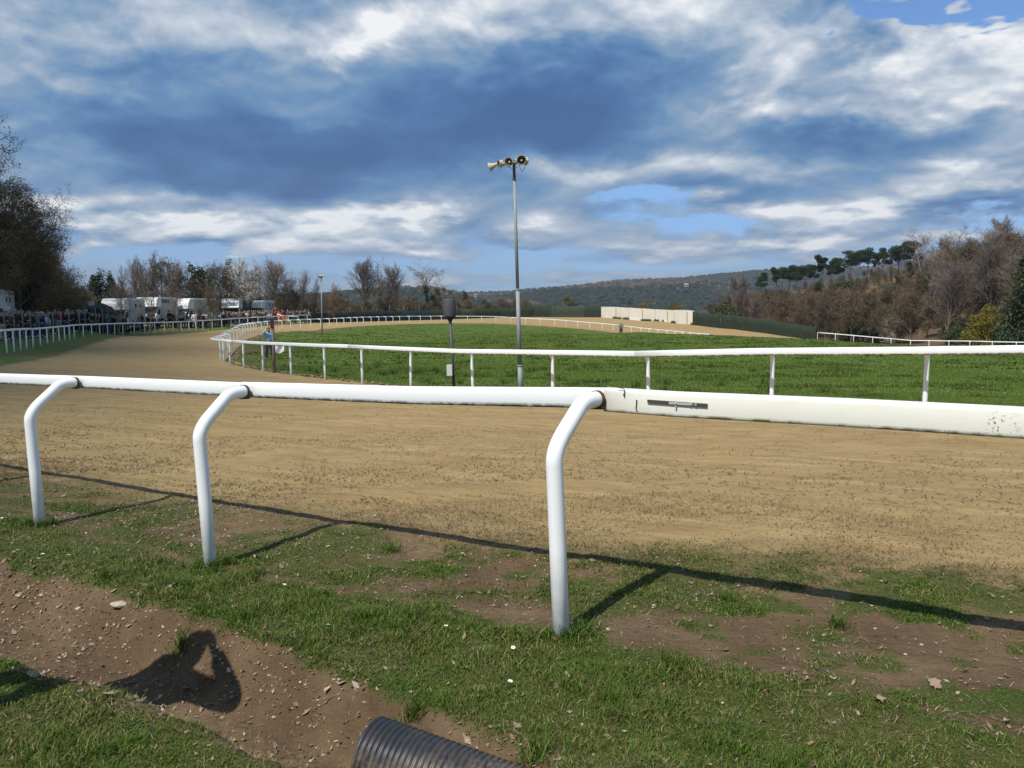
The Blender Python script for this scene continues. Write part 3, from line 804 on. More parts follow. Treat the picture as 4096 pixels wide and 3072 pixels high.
# straw bits and torn grass lying on the sand
parts = []
for (n, r0, r1, ws, L) in [(60000, 3.5, 7, .0045, .04), (80000, 7, 12, .008, .06), (36000, 12, 19, .015, .09)]:
    x, y = sample(n, r0, r1, 38); sand, g, dm, s, si, so = zones(x, y)
    dens = fbm(x * .7, y * 1.1, 301, 4)
    keep = (sand > .3) & (si > .3) & (rng.uniform(0, 1, n) < sst(dens, .30, .66) * np.interp(s, [.8, 2.2, 4, 7], [1, .7, .25, .05])); x, y = x[keep], y[keep]; k = len(x)
    ln = L * rng.uniform(.3, 1.3, k)
    parts.append(blades(x, y, rng.uniform(.004, .022, k), ln, np.full(k, ws) * rng.uniform(.7, 1.3, k), pal(k, [(.085, .07, .03), (.12, .095, .045), (.065, .075, .025), (.22, .17, .09)], [.38, .3, .2, .12]), z0=.002))
blade_obj('straw', parts, 'short dry stalks and torn grass strewn on the pale sand')

# leaf litter and pebbles in the ditch and on the bare soil
def leaves(x, y, size, tint):
    n = len(x); z = ground_z(x, y)
    a = rng.uniform(0, 6.28, n); nx = rng.normal(0, .35, n); ny = rng.normal(0, .35, n)
    u = np.stack([np.cos(a), np.sin(a), nx], 1) * size[:, None]; v = np.stack([-np.sin(a), np.cos(a), ny], 1) * (size * .55)[:, None]
    p = np.stack([x, y, z + .006 + size * .15], 1); up = np.array([0, 0, 1.0])
    cu = (size * rng.uniform(.1, .5, n))[:, None] * up
    V = np.stack([p - u + cu, p - v * 1.0 - u * .1, p + v * .9 + cu * .4, p + u * .9 + cu * .8, p + u * .25 - v * .55 - cu * .1, p + u * .2 + v * .5], 1).reshape(-1, 3)
    b = np.arange(n)[:, None] * 6
    Fc = (b[:, None, :] + np.array([[0, 1, 2], [1, 4, 5], [1, 5, 2], [4, 3, 5]])[None]).reshape(-1, 3)
    return V, Fc, np.repeat(tint, 6, 0)
parts = []
x, y = sample(200000, 2.0, 9, 40); sand, g, dm, s, si, so = zones(x, y)
cl = fbm(x * 1.6, y * 1.6, 401, 4)
bank = np.exp(-((dm - .75) / .35) ** 2) * (s > -2.6)
pr = .03 + .55 * bank * sst(cl, .36, .56) + .10 * (dm < .8) + .10 * sst(s, 0, .2) * (1 - sst(s, 1.0, 1.8)) * sst(cl, .45, .6)
keep = (rng.uniform(0, 1, len(x)) < pr * .85) & (sand < .6); x, y = x[keep], y[keep]; k = len(x)
parts.append(leaves(x, y, rng.uniform(.004, .015, k) * np.where(rng.uniform(0, 1, k) < .06, 2.0, 1), pal(k, [(.30, .23, .17), (.21, .15, .10), (.38, .31, .24), (.13, .09, .06), (.26, .15, .08)], [.32, .28, .12, .20, .08])))
# dry straw on soil and lawn
x, y = sample(120000, 2.0, 9, 40); sand, g, dm, s, si, so = zones(x, y)
keep = (sand < .9) & (rng.uniform(0, 1, len(x)) < .10 + .34 * sst(fbm(x * 2, y * 2, 431, 4), .45, .62)); x, y = x[keep], y[keep]; k = len(x)
parts.append(blades(x, y, rng.uniform(.004, .018, k), rng.uniform(.01, .05, k), rng.uniform(.0018, .0038, k), pal(k, [(.28, .22, .14), (.18, .13, .08), (.36, .30, .20), (.09, .06, .04)], [.4, .3, .15, .15]), z0=.004))
blade_obj('leaf_litter', parts, 'dead oak leaves, straw and debris on the reddish soil', LITTERM)

def pebbles():
    base = MB(); base.ico((0, 0, 0), 1, 1, jit=.12)
    bv = np.array(base.v); bf = np.array(base.f)
    V = []; Fs = []; Cc = []; o = 0
    x, y = sample(9000, 2, 8, 40); _, g, dm, s, si, so = zones(x, y); keep = ((dm < 1.0) & (rng.uniform(0, 1, len(x)) < .42)) | ((s > 0) & (s < 1.2) & (rng.uniform(0, 1, len(x)) < .12)); x, y = x[keep], y[keep]
    xe = []
    for i in range(1, len(ALLIN) - 1):     # sand clods along the infield rail
        if i > 22: break
        a, b = ALLIN[i], ALLIN[i + 1]; t = (b - a); nn = Vector((-t.y, t.x, 0)).normalized()
        for _ in range(70): q = a.lerp(b, random.random()) - nn * random.gauss(.38, .18); xe.append((q.x, q.y))
    xe = np.array(xe); n0 = len(x); x = np.append(x, xe[:, 0]); y = np.append(y, xe[:, 1]); z = ground_z(x, y)
    for i in range(len(x)):
        r = random.uniform(.003, .013) if i < n0 else random.uniform(.02, .055)
        rot = np.array(Matrix.Rotation(random.uniform(0, 6.28), 3, 'Z')); sc_ = np.array([r, r * random.uniform(.6, 1), r * random.uniform(.4, .8)])
        V.append((bv * sc_) @ rot.T + np.array([x[i], y[i], z[i] + (0 if i < n0 else .03)])); Fs.append(bf + o); o += len(bv)
        c = random.choice([(.34, .26, .2), (.22, .15, .11), (.42, .36, .3)]) if i < n0 else random.choice([(.40, .28, .15), (.33, .23, .12), (.28, .2, .11)])
        Cc.append(np.tile(np.array(c) * random.uniform(.7, 1.15), (len(bv), 1)))
    me = np_mesh('pebbles', np.concatenate(V), np.concatenate(Fs), colors=np.concatenate(Cc), smooth=False)
    tag(link('pebbles', me, LITTERM), 'small stones and sandy clods on bare soil and beside the infield rail', None, None, 'stuff')
pebbles()

# ------------------------------------------------------------------ single small things on the lawn
def gpt(px, py, it=6):
    """where the view ray meets the ground"""
    d = ray(px, py); t0, t1 = (.25 - CAM.z) / d.z, (-.6 - CAM.z) / d.z; ts = np.linspace(t0, t1, 400)
    gg = ground_z(d.x * ts, d.y * ts); k = int(np.argmax(CAM.z + d.z * ts <= gg)); return CAM + d * float(ts[k])
PETAL = mat('daisy_petal', (.8, .8, .76), .6); YELC = mat('daisy_centre', (.7, .45, .04), .7); STEMG = mat('stem', (.06, .12, .03), .7)
def daisy():
    root = empty('daisy')
    mb = MB()
    for k in range(12):
        a = k * math.pi / 6; c, s_ = math.cos(a), math.sin(a); t = .0026
        mb.add([(c * .003 + s_ * t, s_ * .003 - c * t, .034), (c * .003 - s_ * t, s_ * .003 + c * t, .034), (c * .012 - s_ * t, s_ * .012 + c * t, .037), (c * .012 + s_ * t, s_ * .012 - c * t, .037)], [(0, 1, 2, 3)])
    mb.build('petals', PETAL, root)
    mb = MB(); mb.ico((0, 0, .036), .004, 1); mb.build('centre', YELC, root)
    mb = MB(); mb.tube([(0, 0, 0), (.002, 0, .035)], .001, 5); mb.build('stem', STEMG, root)
    return root
d0 = None
DA = [((1310, 2528), 'tiny white daisy left of the middle lawn strip'), ((1783, 2532), 'tiny white daisy in the grass left of the nearest post'), ((2052, 2616), 'tiny white daisy below the nearest post'),
      ((2284, 2518), 'small daisy on a stem beside the foot of the nearest post'), ((2036, 2757), 'tiny white daisy above the black pipe'), ((1132, 2361), 'white daisy right of the second post'),
      ((150, 2256), 'leftmost daisy near the ditch edge'), ((227, 2257), 'daisy right next to the leftmost one'), ((272, 2241), 'third daisy from the left at the ditch edge'), ((172, 2236), 'small daisy above the leftmost pair'), ((10, 2088), 'daisy at the left image edge by the first post')]
for (p, lb) in DA:
    q = gpt(*p)
    o = d0 if d0 is None else copy_tree(d0)
    if o is None: d0 = o = daisy()
    o.location = (q.x, q.y, q.z + .006); o.rotation_euler = (random.uniform(-.3, .3), random.uniform(-.3, .3), random.uniform(0, 6)); o.scale = (.9,) * 3
    tag(o, lb, 'daisy', 'daisies in the foreground grass')
STONEM = mat('pale_stone', (.42, .36, .28), .9, .25, 20, bump=.6)
q = gpt(478, 2420); mb = MB(); mb.ico((0, 0, .005), .05, 2, jit=.10, smooth=False, sc3=(1.15, .8, .35))
tag(mb.build('stone', STONEM, None, q), 'flat pale stone on the upper edge of the ditch', 'stone')
BRLEAF = mat('dry_leaf', (.30, .22, .16), .85, .2, 60)
def oak_leaf(L):
    mb = MB(); pts = []
    for k in range(9):
        t = k / 8; w = (.32 * math.sin(math.pi * min(1, t * 1.05)) + .02) * (1 + .35 * (-1) ** k); pts.append((t, w))
    vs = [((t - .5) * L, w * L, .012 * math.sin(t * 5)) for t, w in pts] + [((t - .5) * L, -w * L, .010 * math.cos(t * 4)) for t, w in pts] + [((t - .5) * L, 0, .002) for t, w in pts]
    fs = []
    for k in range(8): fs += [(18 + k, 19 + k, k + 1, k), (9 + k, 10 + k, 19 + k, 18 + k)]
    mb.add(vs, fs); mb.tube([(-.5 * L, 0, .002), (-.75 * L, .05 * L, .01)], .0015, 5)
    return mb.build('leaf_mesh', BRLEAF, fixn=False)
l0 = oak_leaf(.06)
for i, (p, lb, rz_) in enumerate([((130, 2712), 'dry oak leaf lying in the shaded grass at the left edge', .3), ((165, 2735), 'smaller dry leaf beside the one in shade', 2), ((435, 2790), 'dry leaf on the lawn below the ditch', 1.1),
                                  ((745, 2765), 'dry leaf at the bottom of the ditch', 2.2), ((690, 2350), 'dry leaf on the lawn edge above the ditch', 4), ((3740, 2750), 'curled dry leaf at the right of the foreground', 5), ((3520, 2810), 'dry leaf on the lawn at lower right', 1.5)]):
    o = l0 if i == 0 else l0.copy()
    if i: COL.objects.link(o)
    q = gpt(*p); o.name = 'dry_leaf'; o.location = q + Vector((0, 0, .02)); o.rotation_euler = (random.uniform(-.3, .3), random.uniform(-.3, .3), rz_); o.scale = (random.uniform(.8, 1.15),) * 3
    tag(o, lb, 'leaf', 'dry leaves in the foreground')
# corrugated drain pipe
def pipe():
    A = at(1475, 2850, 2.74); A.z = .0
    a = Vector((-.52, 2.70, gz(-.52, 2.70) + .10)); b = Vector((.30, 2.24, gz(.30, 2.24) - .155))
    a = Vector((-.545, 2.71, -.04)); b = Vector((.38, 2.32, -.16))
    ax = (b - a); L = ax.length
    prof = []; n = int(L / .0225); r = .128
    for k in range(n):
        h = k * .0225
        for (dr, dh) in [(-.010, 0), (-.0095, .003), (0, .0065), (.0012, .011), (0, .0155), (-.0095, .019)]: prof.append((r + dr, h + dh))
    inner = [(r - .018, h) for h in (L * .98, .0)]
    m = bpy.data.materials.new('black_pipe'); m.use_nodes = True; N = NT(m.node_tree); bs = m.node_tree.nodes['Principled BSDF']
    P = N.new('ShaderNodeNewGeometry').outputs['Position']
    c = N.mix(N.noise(P, 12, 6, .7), (.016, .018, .023), (.032, .035, .043))
    sp = N.new('ShaderNodeSeparateXYZ'); N.l.new(P, sp.inputs[0])
    mud = N.m('MULTIPLY', N.ss(N.m('ADD', sp.outputs[2], N.m('MULTIPLY', N.noise(P, 9, 5, .7), -.16)), .01, -.11), N.ss(N.noise(P, 30, 6, .75), .35, .62))
    c = N.mix(N.m('MULTIPLY', N.ss(N.noise(P, 45, 6, .8), .55, .8), .18), c, (.12, .10, .08))
    c = N.mix(mud, c, (.17, .13, .095)); N.l.new(c, bs.inputs['Base Color']); bs.inputs['Roughness'].default_value = .42
    mb = MB(); mb.lathe(a, prof, 56, axis=ax); root = tag(mb.build('drain_pipe', m, None, fixn=True), 'black corrugated plastic drain pipe half buried at the end of the ditch', 'pipe')
    mb = MB(); mb.lathe(a, inner + [(r - .0105, 0)], 56, axis=ax); mb.build('inner_wall', m, root)
    return root
pipe()
# twigs
TW = mat('twig', (.20, .14, .10), .85, .3, 50)
for i, (p, p2, lb) in enumerate([((1275, 2835), (1365, 2775), 'thin stick lying above the pipe'), ((905, 2815), (1010, 2755), 'thin stick across the ditch bottom'), ((3480, 2440), (3520, 2455), 'short twig in the grass at the right')]):
    a, b = gpt(*p), gpt(*p2); mb = MB(); mid = a.lerp(b, .5) + Vector((.01, .008, .02))
    mb.tube([a + Vector((0, 0, .006)), mid, b + Vector((0, 0, .006))], [.0032, .0028, .0018], 6); tag(mb.build('stick', TW), lb, 'stick')
# ------------------------------------------------------------------ trees
BARK = mat('bark_grey_brown', (.115, .09, .07), .9, .3, 4, bump=.5, bscale=8)
BARKL = mat('bark_pale', (.23, .19, .155), .9, .25, 4)
def segmesh(name, segs, sides=3, extra=None, tint=None):
    """segs: list of (p0,p1,r0,r1) -> one mesh of small prisms; extra: (V,F quads) leaf cards"""
    S = np.array([[*a, *b, r0, r1] for a, b, r0, r1 in segs]); n = len(S)
    p0, p1, r0, r1 = S[:, :3], S[:, 3:6], S[:, 6], S[:, 7]
    t = p1 - p0; t /= np.linalg.norm(t, axis=1)[:, None] + 1e-9
    u = np.where(np.abs(t[:, 2:3]) < .9, np.array([[0, 0, 1.0]]), np.array([[1.0, 0, 0]])); a = np.cross(t, u); a /= np.linalg.norm(a, axis=1)[:, None]; b = np.cross(a, t)
    V = []
    for k in range(sides):
        an = 2 * math.pi * k / sides; o = a * math.cos(an) + b * math.sin(an); V += [p0 + o * r0[:, None], p1 + o * r1[:, None]]
    V = np.stack(V, 1).reshape(-1, 3); bI = np.arange(n)[:, None] * 2 * sides
    q = []
    for k in range(sides): k2 = (k + 1) % sides; q.append([2 * k, 2 * k2, 2 * k2 + 1, 2 * k + 1])
    Fc = (bI[:, None, :] + np.array(q)[None]).reshape(-1, 4)
    tc = np.tile(np.array(tint if tint is not None else (.15, .11, .08)), (len(V), 1)) * np.repeat(rng.uniform(.7, 1.25, n), 2 * sides)[:, None]
    if extra is not None:
        V2, F2, C2 = extra; Fc = np.concatenate([Fc, F2 + len(V)]); V = np.concatenate([V, V2]); tc = np.concatenate([tc, C2])
    return np_mesh(name, V, Fc, colors=tc)
def cards(P, size, tint, flat=0.0):
    n = len(P); a = rng.normal(0, 1, (n, 3)); a[:, 2] *= (1 - flat); a /= np.linalg.norm(a, axis=1)[:, None]
    b = rng.normal(0, 1, (n, 3)); b -= a * (a * b).sum(1)[:, None]; b /= np.linalg.norm(b, axis=1)[:, None]
    s = (size * rng.uniform(.6, 1.3, n))[:, None]; a = a * s; b = b * s * .7
    V = np.stack([P - a, P - b, P + a, P + b], 1).reshape(-1, 3)
    Fc = np.arange(n * 4).reshape(-1, 4)
    return V, Fc, np.repeat(tint, 4, 0)
def rv(): return Vector((random.gauss(0, 1), random.gauss(0, 1), random.gauss(0, 1))).normalized()
def bare_tree(H, seed, spread=.55, up=.35, trunk=.3, levels=4, nb=(9, 6, 5, 4), r0=None, buds=1500, bud_t=(.15, .11, .07), bud_s=.07, ivy=0, twig_t=(.17, .13, .10), trunk_m=None, tw=.010, lean=(0, 0), name='bare_tree', crook=.16, gnarl=1.0, ivy_t=(.04, .07, .02)):
    random.seed(seed); r0 = r0 or H * .018
    main = []; tw_ = []; ends = []
    def grow(p, d, L, r, lv):
        n = max(2, int(4 - lv * .5)); cur = p; dd = d.copy(); pts = [p]
        for i in range(n):
            dd = (dd + rv() * crook * (1 + .3 * lv) + Vector((0, 0, up * .22))).normalized()
            nx = cur + dd * (L / n); ra = r * (1 - .65 * i / n); rb = r * (1 - .65 * (i + 1) / n)
            (main if lv <= 1 else tw_).append((tuple(cur), tuple(nx), max(ra, tw), max(rb, tw * .8))); cur = nx; pts.append(nx)
        if lv >= levels: ends.append(tuple(cur)); return
        k = nb[min(lv, len(nb) - 1)]
        for j in range(k):
            f = (.25 + .75 * (j + random.random()) / k) if lv else (trunk + (1 - trunk) * (j + random.random() * .8) / k)
            idx = min(int(f * n), n - 1); q = pts[idx].lerp(pts[idx + 1], f * n - idx)
            ax = rv(); side = (ax - d * ax.dot(d)).normalized()
            ang = spread * random.uniform(.75, 1.3) * (1.15 if lv else 1.25 - .6 * f)
            nd = (d * math.cos(ang) + side * math.sin(ang)).normalized()
            LL = L * (random.uniform(.42, .66) if lv else random.uniform(.40, .60) * (1.15 - .45 * f))
            grow(q, nd, LL, r * (.48 if lv else .42) * (1.2 - .5 * f), lv + 1)
    grow(Vector((0, 0, -.2)), Vector((lean[0], lean[1], 1)).normalized(), H * .78, r0, 0)
    root = empty(name)
    E = np.array(ends); 
    ex = None
    if buds:
        P = E[rng.integers(0, len(E), buds)] + rng.normal(0, .12 * H / 9, (buds, 3))
        ex = cards(P, np.full(buds, bud_s), np.array(bud_t)[None] * rng.uniform(.6, 1.5, (buds, 1)))
    me = segmesh('crown', tw_, 3, ex, twig_t); link('crown', me, CROWNM, root)
    if ivy:
        M = np.array([m[0] for m in main] + [m[1] for m in main]); M = M[M[:, 2] < H * .62]; P = M[rng.integers(0, len(M), ivy)] + rng.normal(0, .16, (ivy, 3)); P[:, 2] = np.abs(P[:, 2])
        V, Fq, Cc = cards(P, np.full(ivy, .09), np.array(ivy_t)[None] * rng.uniform(.6, 1.5, (ivy, 1)))
        link('ivy', np_mesh('ivy', V, Fq, colors=Cc), LEAFM, root)
    me = segmesh('trunk', main, 6, None, twig_t); link('trunk', me, trunk_m or BARK, root)
    return root
CROWNM = tint_mat('twigs_and_buds', .9, 0, .22)
LEAFM = tint_mat('foliage', .7, .18, .15)
def lobes_points(lobes, n, shell=.75):
    w = np.array([l[3] * l[4] * l[5] for l in lobes]); k = rng.choice(len(lobes), n, p=w / w.sum()); L = np.array(lobes)[k]
    d = rng.normal(0, 1, (n, 3)); d /= np.linalg.norm(d, axis=1)[:, None]; r = rng.uniform(shell ** 3, 1, n) ** (1 / 3) * rng.uniform(.86, 1.10, n)
    return L[:, :3] + d * L[:, 3:6] * r[:, None]
def leafy(name, H, lobes, n, size, tints, seed, trunk_r=.16, trunk_h=None, dense=True, limbs=6):
    global rng
    random.seed(seed); root = empty(name)
    P = lobes_points(lobes, n, .45)
    # clump the points so dark gaps open between sprays
    C = lobes_points(lobes, max(40, n // 45), .6); j = rng.integers(0, len(C), n)
    P = np.where((rng.uniform(0, 1, n) < .75)[:, None], C[j] + rng.normal(0, size * 2.0, (n, 3)), P)
    P = P[P[:, 2] > .05]; n = len(P)
    cn = fbm(P[:, 0] * .9 + 7, P[:, 2] * .9 + P[:, 1], seed, 3)
    t = np.array(tints)[rng.integers(0, len(tints), n)] * (.75 + .5 * cn)[:, None] * rng.uniform(.8, 1.2, (n, 1))
    V, Fq, Cc = cards(P, np.full(n, size), t)
    link('crown', np_mesh('crown', V, Fq, colors=Cc), LEAFM, root)
    segs = []; th = trunk_h or H * .85
    q = Vector((0, 0, -.2)); k = 6
    for i in range(k):
        nx = Vector((random.gauss(0, .04), random.gauss(0, .04), th * (i + 1) / k)); segs.append((tuple(q), tuple(nx), trunk_r * (1 - .8 * i / k), trunk_r * (1 - .8 * (i + 1) / k))); q = nx
    for l in lobes[:14]:
        a = Vector((0, 0, max(.3, min(th, l[2] - l[5] * .5)))); segs.append((tuple(a), tuple(l[:3]), trunk_r * .35, trunk_r * .1))
    link('trunk', segmesh('trunk', segs, 6), BARK, root)
    return root
def ring_lobes(H, R_, n, z0, z1, fr=.55, taper=0.0, seed=0):
    random.seed(seed); o = []
    for i in range(n):
        z = random.uniform(z0, z1) * H; f = 1 - taper * (z / H - z0) / max(1e-3, (z1 - z0))
        a = random.uniform(0, 6.28); rr = R_ * f * random.uniform(.2, .85); s = R_ * fr * f * random.uniform(.6, 1.0) + .15
        o.append((rr * math.cos(a), rr * math.sin(a), z, s, s, s * .75))
    return o
def pine(H, seed, R_=2.2, flat=.45):
    random.seed(seed); root = empty('pine_tree'); lob = []; segs = []; q = Vector((0, 0, -.3)); k = 7; pts = [q]
    for i in range(k):
        nx = Vector((random.gauss(0, .12) + q.x, random.gauss(0, .12) + q.y, H * .88 * (i + 1) / k)); segs.append((tuple(q), tuple(nx), H * .016 * (1 - .6 * i / k), H * .016 * (1 - .6 * (i + 1) / k))); q = nx; pts.append(q)
    for i in range(random.randint(11, 16)):
        f = random.uniform(.52, 1.0); a = random.uniform(0, 6.28); rr = R_ * random.uniform(.25, 1.0) * (1.15 - .55 * (f - .5) * 2 * .6)
        c = Vector((rr * math.cos(a) * .85, rr * math.sin(a) * .85, H * (.50 + .48 * (f - .52) / .48))); s = R_ * random.uniform(.24, .56); lob.append((c.x, c.y, c.z, s * 1.25, s * 1.25, s * flat * 1.7))
        st = pts[min(k, max(1, int(f * k * .92)))]; segs.append((tuple(st), tuple(c), .05, .02))
    n = 4600; P = lobes_points(lob, n, .3)
    V, Fq, Cc = cards(P, np.full(n, .16), np.array([(.030, .052, .020), (.042, .068, .026), (.055, .08, .033)])[rng.integers(0, 3, n)] * rng.uniform(.7, 1.3, (n, 1)))
    link('crown', np_mesh('crown', V, Fq, colors=Cc), LEAFM, root); link('trunk', segmesh('trunk', segs, 6), BARK, root)
    return root
PROTO = {}
def park(o, key): PROTO[key] = [o, False]; return o
def place(key, loc, rz=None, scale=1.0, label=None, cat='tree', group=None, name=None, sink=.1):
    o, used = PROTO[key]
    if not used: PROTO[key][1] = True; c = o
    else: c = copy_tree(o)
    z = loc[2] if len(loc) > 2 and loc[2] is not None else gz(loc[0], loc[1])
    c.location = (loc[0], loc[1], z - sink); c.rotation_euler = (0, 0, random.uniform(0, 6.28) if rz is None else rz)
    c.scale = (scale, scale, scale) if not isinstance(scale, tuple) else scale
    if name: c.name = name
    for k_ in ('label', 'category', 'group'):
        if k_ in c: del c[k_]
    return tag(c, label, cat, group)
def top_scale(px, ytop, Y, Hp):
    """scale so that a tree of model height Hp on the ground at column px reaches row ytop"""
    p = at(px, ytop, Y); return (p.z - gz(p.x, p.y)) / Hp, (p.x, p.y)

# prototypes
park(bare_tree(9, 11, .50, .62, .16, 4, (15, 9, 6, 4), buds=1500, bud_s=.035, tw=.013, crook=.12, twig_t=(.19, .155, .13)), 'round1')
park(bare_tree(9, 12, .42, .65, .18, 4, (14, 9, 6, 4), buds=1500, bud_s=.035, tw=.013, crook=.12, twig_t=(.20, .165, .14)), 'round2')
park(bare_tree(9, 13, .34, .8, .15, 4, (12, 6, 5, 3), buds=1200, bud_s=.04, tw=.012, twig_t=(.22, .18, .15)), 'narrow1')
park(bare_tree(9, 14, .30, .7, .20, 4, (12, 6, 4, 3), buds=900, bud_s=.035, tw=.012), 'narrow2')
park(bare_tree(8, 15, .60, .3, .2, 4, (9, 7, 5, 4), buds=4200, bud_s=.07, bud_t=(.080, .064, .036), tw=.015, twig_t=(.145, .115, .08)), 'wood1')
park(bare_tree(8, 16, .52, .4, .15, 4, (9, 7, 5, 4), buds=4200, bud_s=.07, bud_t=(.105, .074, .046), tw=.015, twig_t=(.17, .13, .095)), 'wood2')
park(bare_tree(7, 17, .66, .3, .12, 4, (10, 7, 5, 4), buds=6000, bud_s=.075, bud_t=(.085, .075, .036), tw=.014, twig_t=(.13,.11,.08)), 'wood3')
park(bare_tree(9, 18, .70, .2, .38, 4, (8, 6, 5, 4), buds=200, bud_s=.04, tw=.013, ivy=2200, crook=.26, twig_t=(.20, .16, .13)), 'ivy1')
park(bare_tree(9, 19, .58, .3, .3, 4, (8, 6, 5, 4), buds=100, bud_s=.03, tw=.013, crook=.22, trunk_m=BARKL, twig_t=(.27, .23, .20)), 'pale1')
park(bare_tree(4, 20, .7, .3, .1, 3, (12, 8, 6), buds=3200, bud_s=.06, bud_t=(.14, .105, .06), tw=.012, name='bush'), 'scrub1')
park(bare_tree(4, 21, .6, .45, .1, 3, (12, 8, 6), buds=3600, bud_s=.06, bud_t=(.10, .10, .045), tw=.012, name='bush'), 'scrub2')
park(leafy('evergreen_tree', 8, ring_lobes(8, 1.7, 26, .22, .95, .5, .62, 3), 5200, .13, [(.028, .045, .018), (.04, .06, .024), (.06, .075, .035)], 31), 'ever1')
park(leafy('evergreen_tree', 8, ring_lobes(8, 1.9, 24, .15, .92, .5, .35, 5), 5200, .14, [(.030, .046, .018), (.045, .062, .024), (.06, .07, .03)], 32), 'ever2')
park(leafy('cypress', 8, [(0, 0, 8 * f, .75 * (1.05 - .55 * f ** 3), .75 * (1.05 - .55 * f ** 3), .8) for f in (.1, .22, .34, .46, .58, .70, .82, .92)], 3600, .11, [(.04, .055, .022), (.06, .07, .03)], 33), 'cypress')
park(leafy('bush', 3, ring_lobes(3, 1.5, 14, .1, .8, .55, .3, 6), 3000, .09, [(.035, .062, .018), (.05, .08, .025), (.07, .09, .035)], 34), 'gbush')
park(leafy('bush', 3, ring_lobes(3, 1.4, 14, .2, .85, .55, .2, 7), 2600, .075, [(.17, .14, .035), (.22, .17, .04), (.13, .12, .035)], 35), 'ybush')
park(leafy('bush', 3, ring_lobes(3, 1.3, 14, .2, .85, .5, .2, 8), 1500, .06, [(.42, .36, .33), (.32, .26, .24), (.22, .17, .15)], 36), 'wbush')
for i in range(5): park(pine(9, 50 + i, [2.0, 2.6, 1.7, 2.3, 2.9][i], [.45, .4, .6, .5, .35][i]), 'pine%d' % i)
random.seed(99)
# ---- left belt behind the horse lorries
GL = 'bare trees behind the horse lorries'
belt = [(262, 1112, 98, 'narrow2', 'thin bare tree just right of the big dark tree'), (300, 1100, 105, 'narrow1', 'slim pale bare tree left of the two small conifers'), (345, 1150, 110, 'wood3', 'low budding tree left of the conifers'),
        (480, 1090, 100, 'narrow2', 'bare tree right of the second small conifer'), (530, 1045, 104, 'narrow1', 'tall pale slender bare tree above the first white lorry'), (562, 1048, 108, 'narrow1', 'tall pale bare tree, second of the slender pair'),
        (605, 1035, 102, 'narrow2', 'tall bare tree with one shoot rising above the others'), (648, 1065, 106, 'wood1', 'reddish bare tree above the second lorry'), (690, 1058, 110, 'narrow1', 'reddish pale bare tree left of the dark evergreen'),
        (725, 1095, 100, 'wood2', 'low reddish tree in front of the dark evergreen'), (845, 1068, 108, 'narrow2', 'bare tree between dark evergreen and cypress'), (878, 1085, 104, 'wood1', 'bare tree touching the left side of the cypress'),
        (1085, 1062, 118, 'round1', 'broad round-crowned bare tree above the white trailer'), (1010, 1100, 124, 'wood2', 'bare tree between blossom tree and round bare tree'), (1150, 1130, 124, 'wood1', 'low bare tree right of the round one'),
        (1222, 1095, 122, 'narrow1', 'slim bare tree left of the small loudspeaker pole'), (1262, 1130, 126, 'narrow2', 'small bare tree behind the small loudspeaker pole'), (1325, 1140, 124, 'narrow1', 'small bare tree right of the small loudspeaker pole'), (1365, 1165, 126, 'wood3', 'low bare shrub tree before the gap of open hills')]
for (px, yt, Y, k, lb) in belt:
    s, xy = top_scale(px, yt, Y, {'round1': 8.9, 'round2': 9, 'narrow1': 10.0, 'narrow2': 10.0, 'wood1': 8, 'wood2': 8, 'wood3': 7.2}[k])
    place(k, xy, None, s, lb, 'tree', GL)
s, xy = top_scale(388, 1070, 112, 8.2); place('ever1', xy, None, s, 'small dark conifer, left one of the pair', 'conifer')
s, xy = top_scale(440, 1080, 112, 8.2); place('ever1', xy, 2.1, (s * .8, s * .8, s), 'small dark conifer, right one of the pair', 'conifer')
s, xy = top_scale(796, 1052, 104, 7.9); place('ever2', xy, None, s * 1.02, 'dark full evergreen tree behind the third lorry', 'evergreen tree')
s, xy = top_scale(911, 1037, 108, 8.1); place('cypress', xy, None, s, 'tall narrow dark cypress', 'cypress')
blo = bare_tree(9, 23, .42, .75, .1, 4, (12, 6, 5, 4), buds=6500, bud_s=.062, bud_t=(.62, .60, .52), tw=.013, twig_t=(.16, .14, .10), name='blossom_tree'); park(blo, 'blossom')
s, xy = top_scale(968, 1052, 106, 9.6); place('blossom', xy, None, s, 'tree in white blossom right of the cypress', 'tree')
# brown understorey behind the lorries
gi = 0
for i in range(46):
    px = 215 + i * 25 + random.uniform(-8, 8); Y = random.uniform(112, 128); yt = random.uniform(1150, 1215) if px < 1180 else random.uniform(1190, 1222)
    k = random.choice(['wood1', 'wood2', 'wood3']); s, xy = top_scale(px, yt, Y, 8)
    place(k, xy, None, s, 'low brown thicket tree in the belt behind the lorries', 'tree', 'low thicket trees behind the lorries')
# roadside young trees among the spectators
for (px, yt, Y, k, lb) in [(462, 1165, 70, 'pale1', 'small bare tree with spreading twigs in front of the first white lorry'), (588, 1150, 77, 'pale1', 'mossy-trunked bare tree between first and second lorry'), (712, 1160, 80, 'pale1', 'small bare tree at the front corner of the third lorry'),
                           (832, 1165, 88, 'narrow2', 'thin bent tree behind spectators right of the third lorry'), (868, 1150, 92, 'wood2', 'small reddish bare tree left of the lettered lorry')]:
    s, xy = top_scale(px, yt, Y, 9); place(k, xy, None, s, lb, 'tree', 'small trees among the spectators')
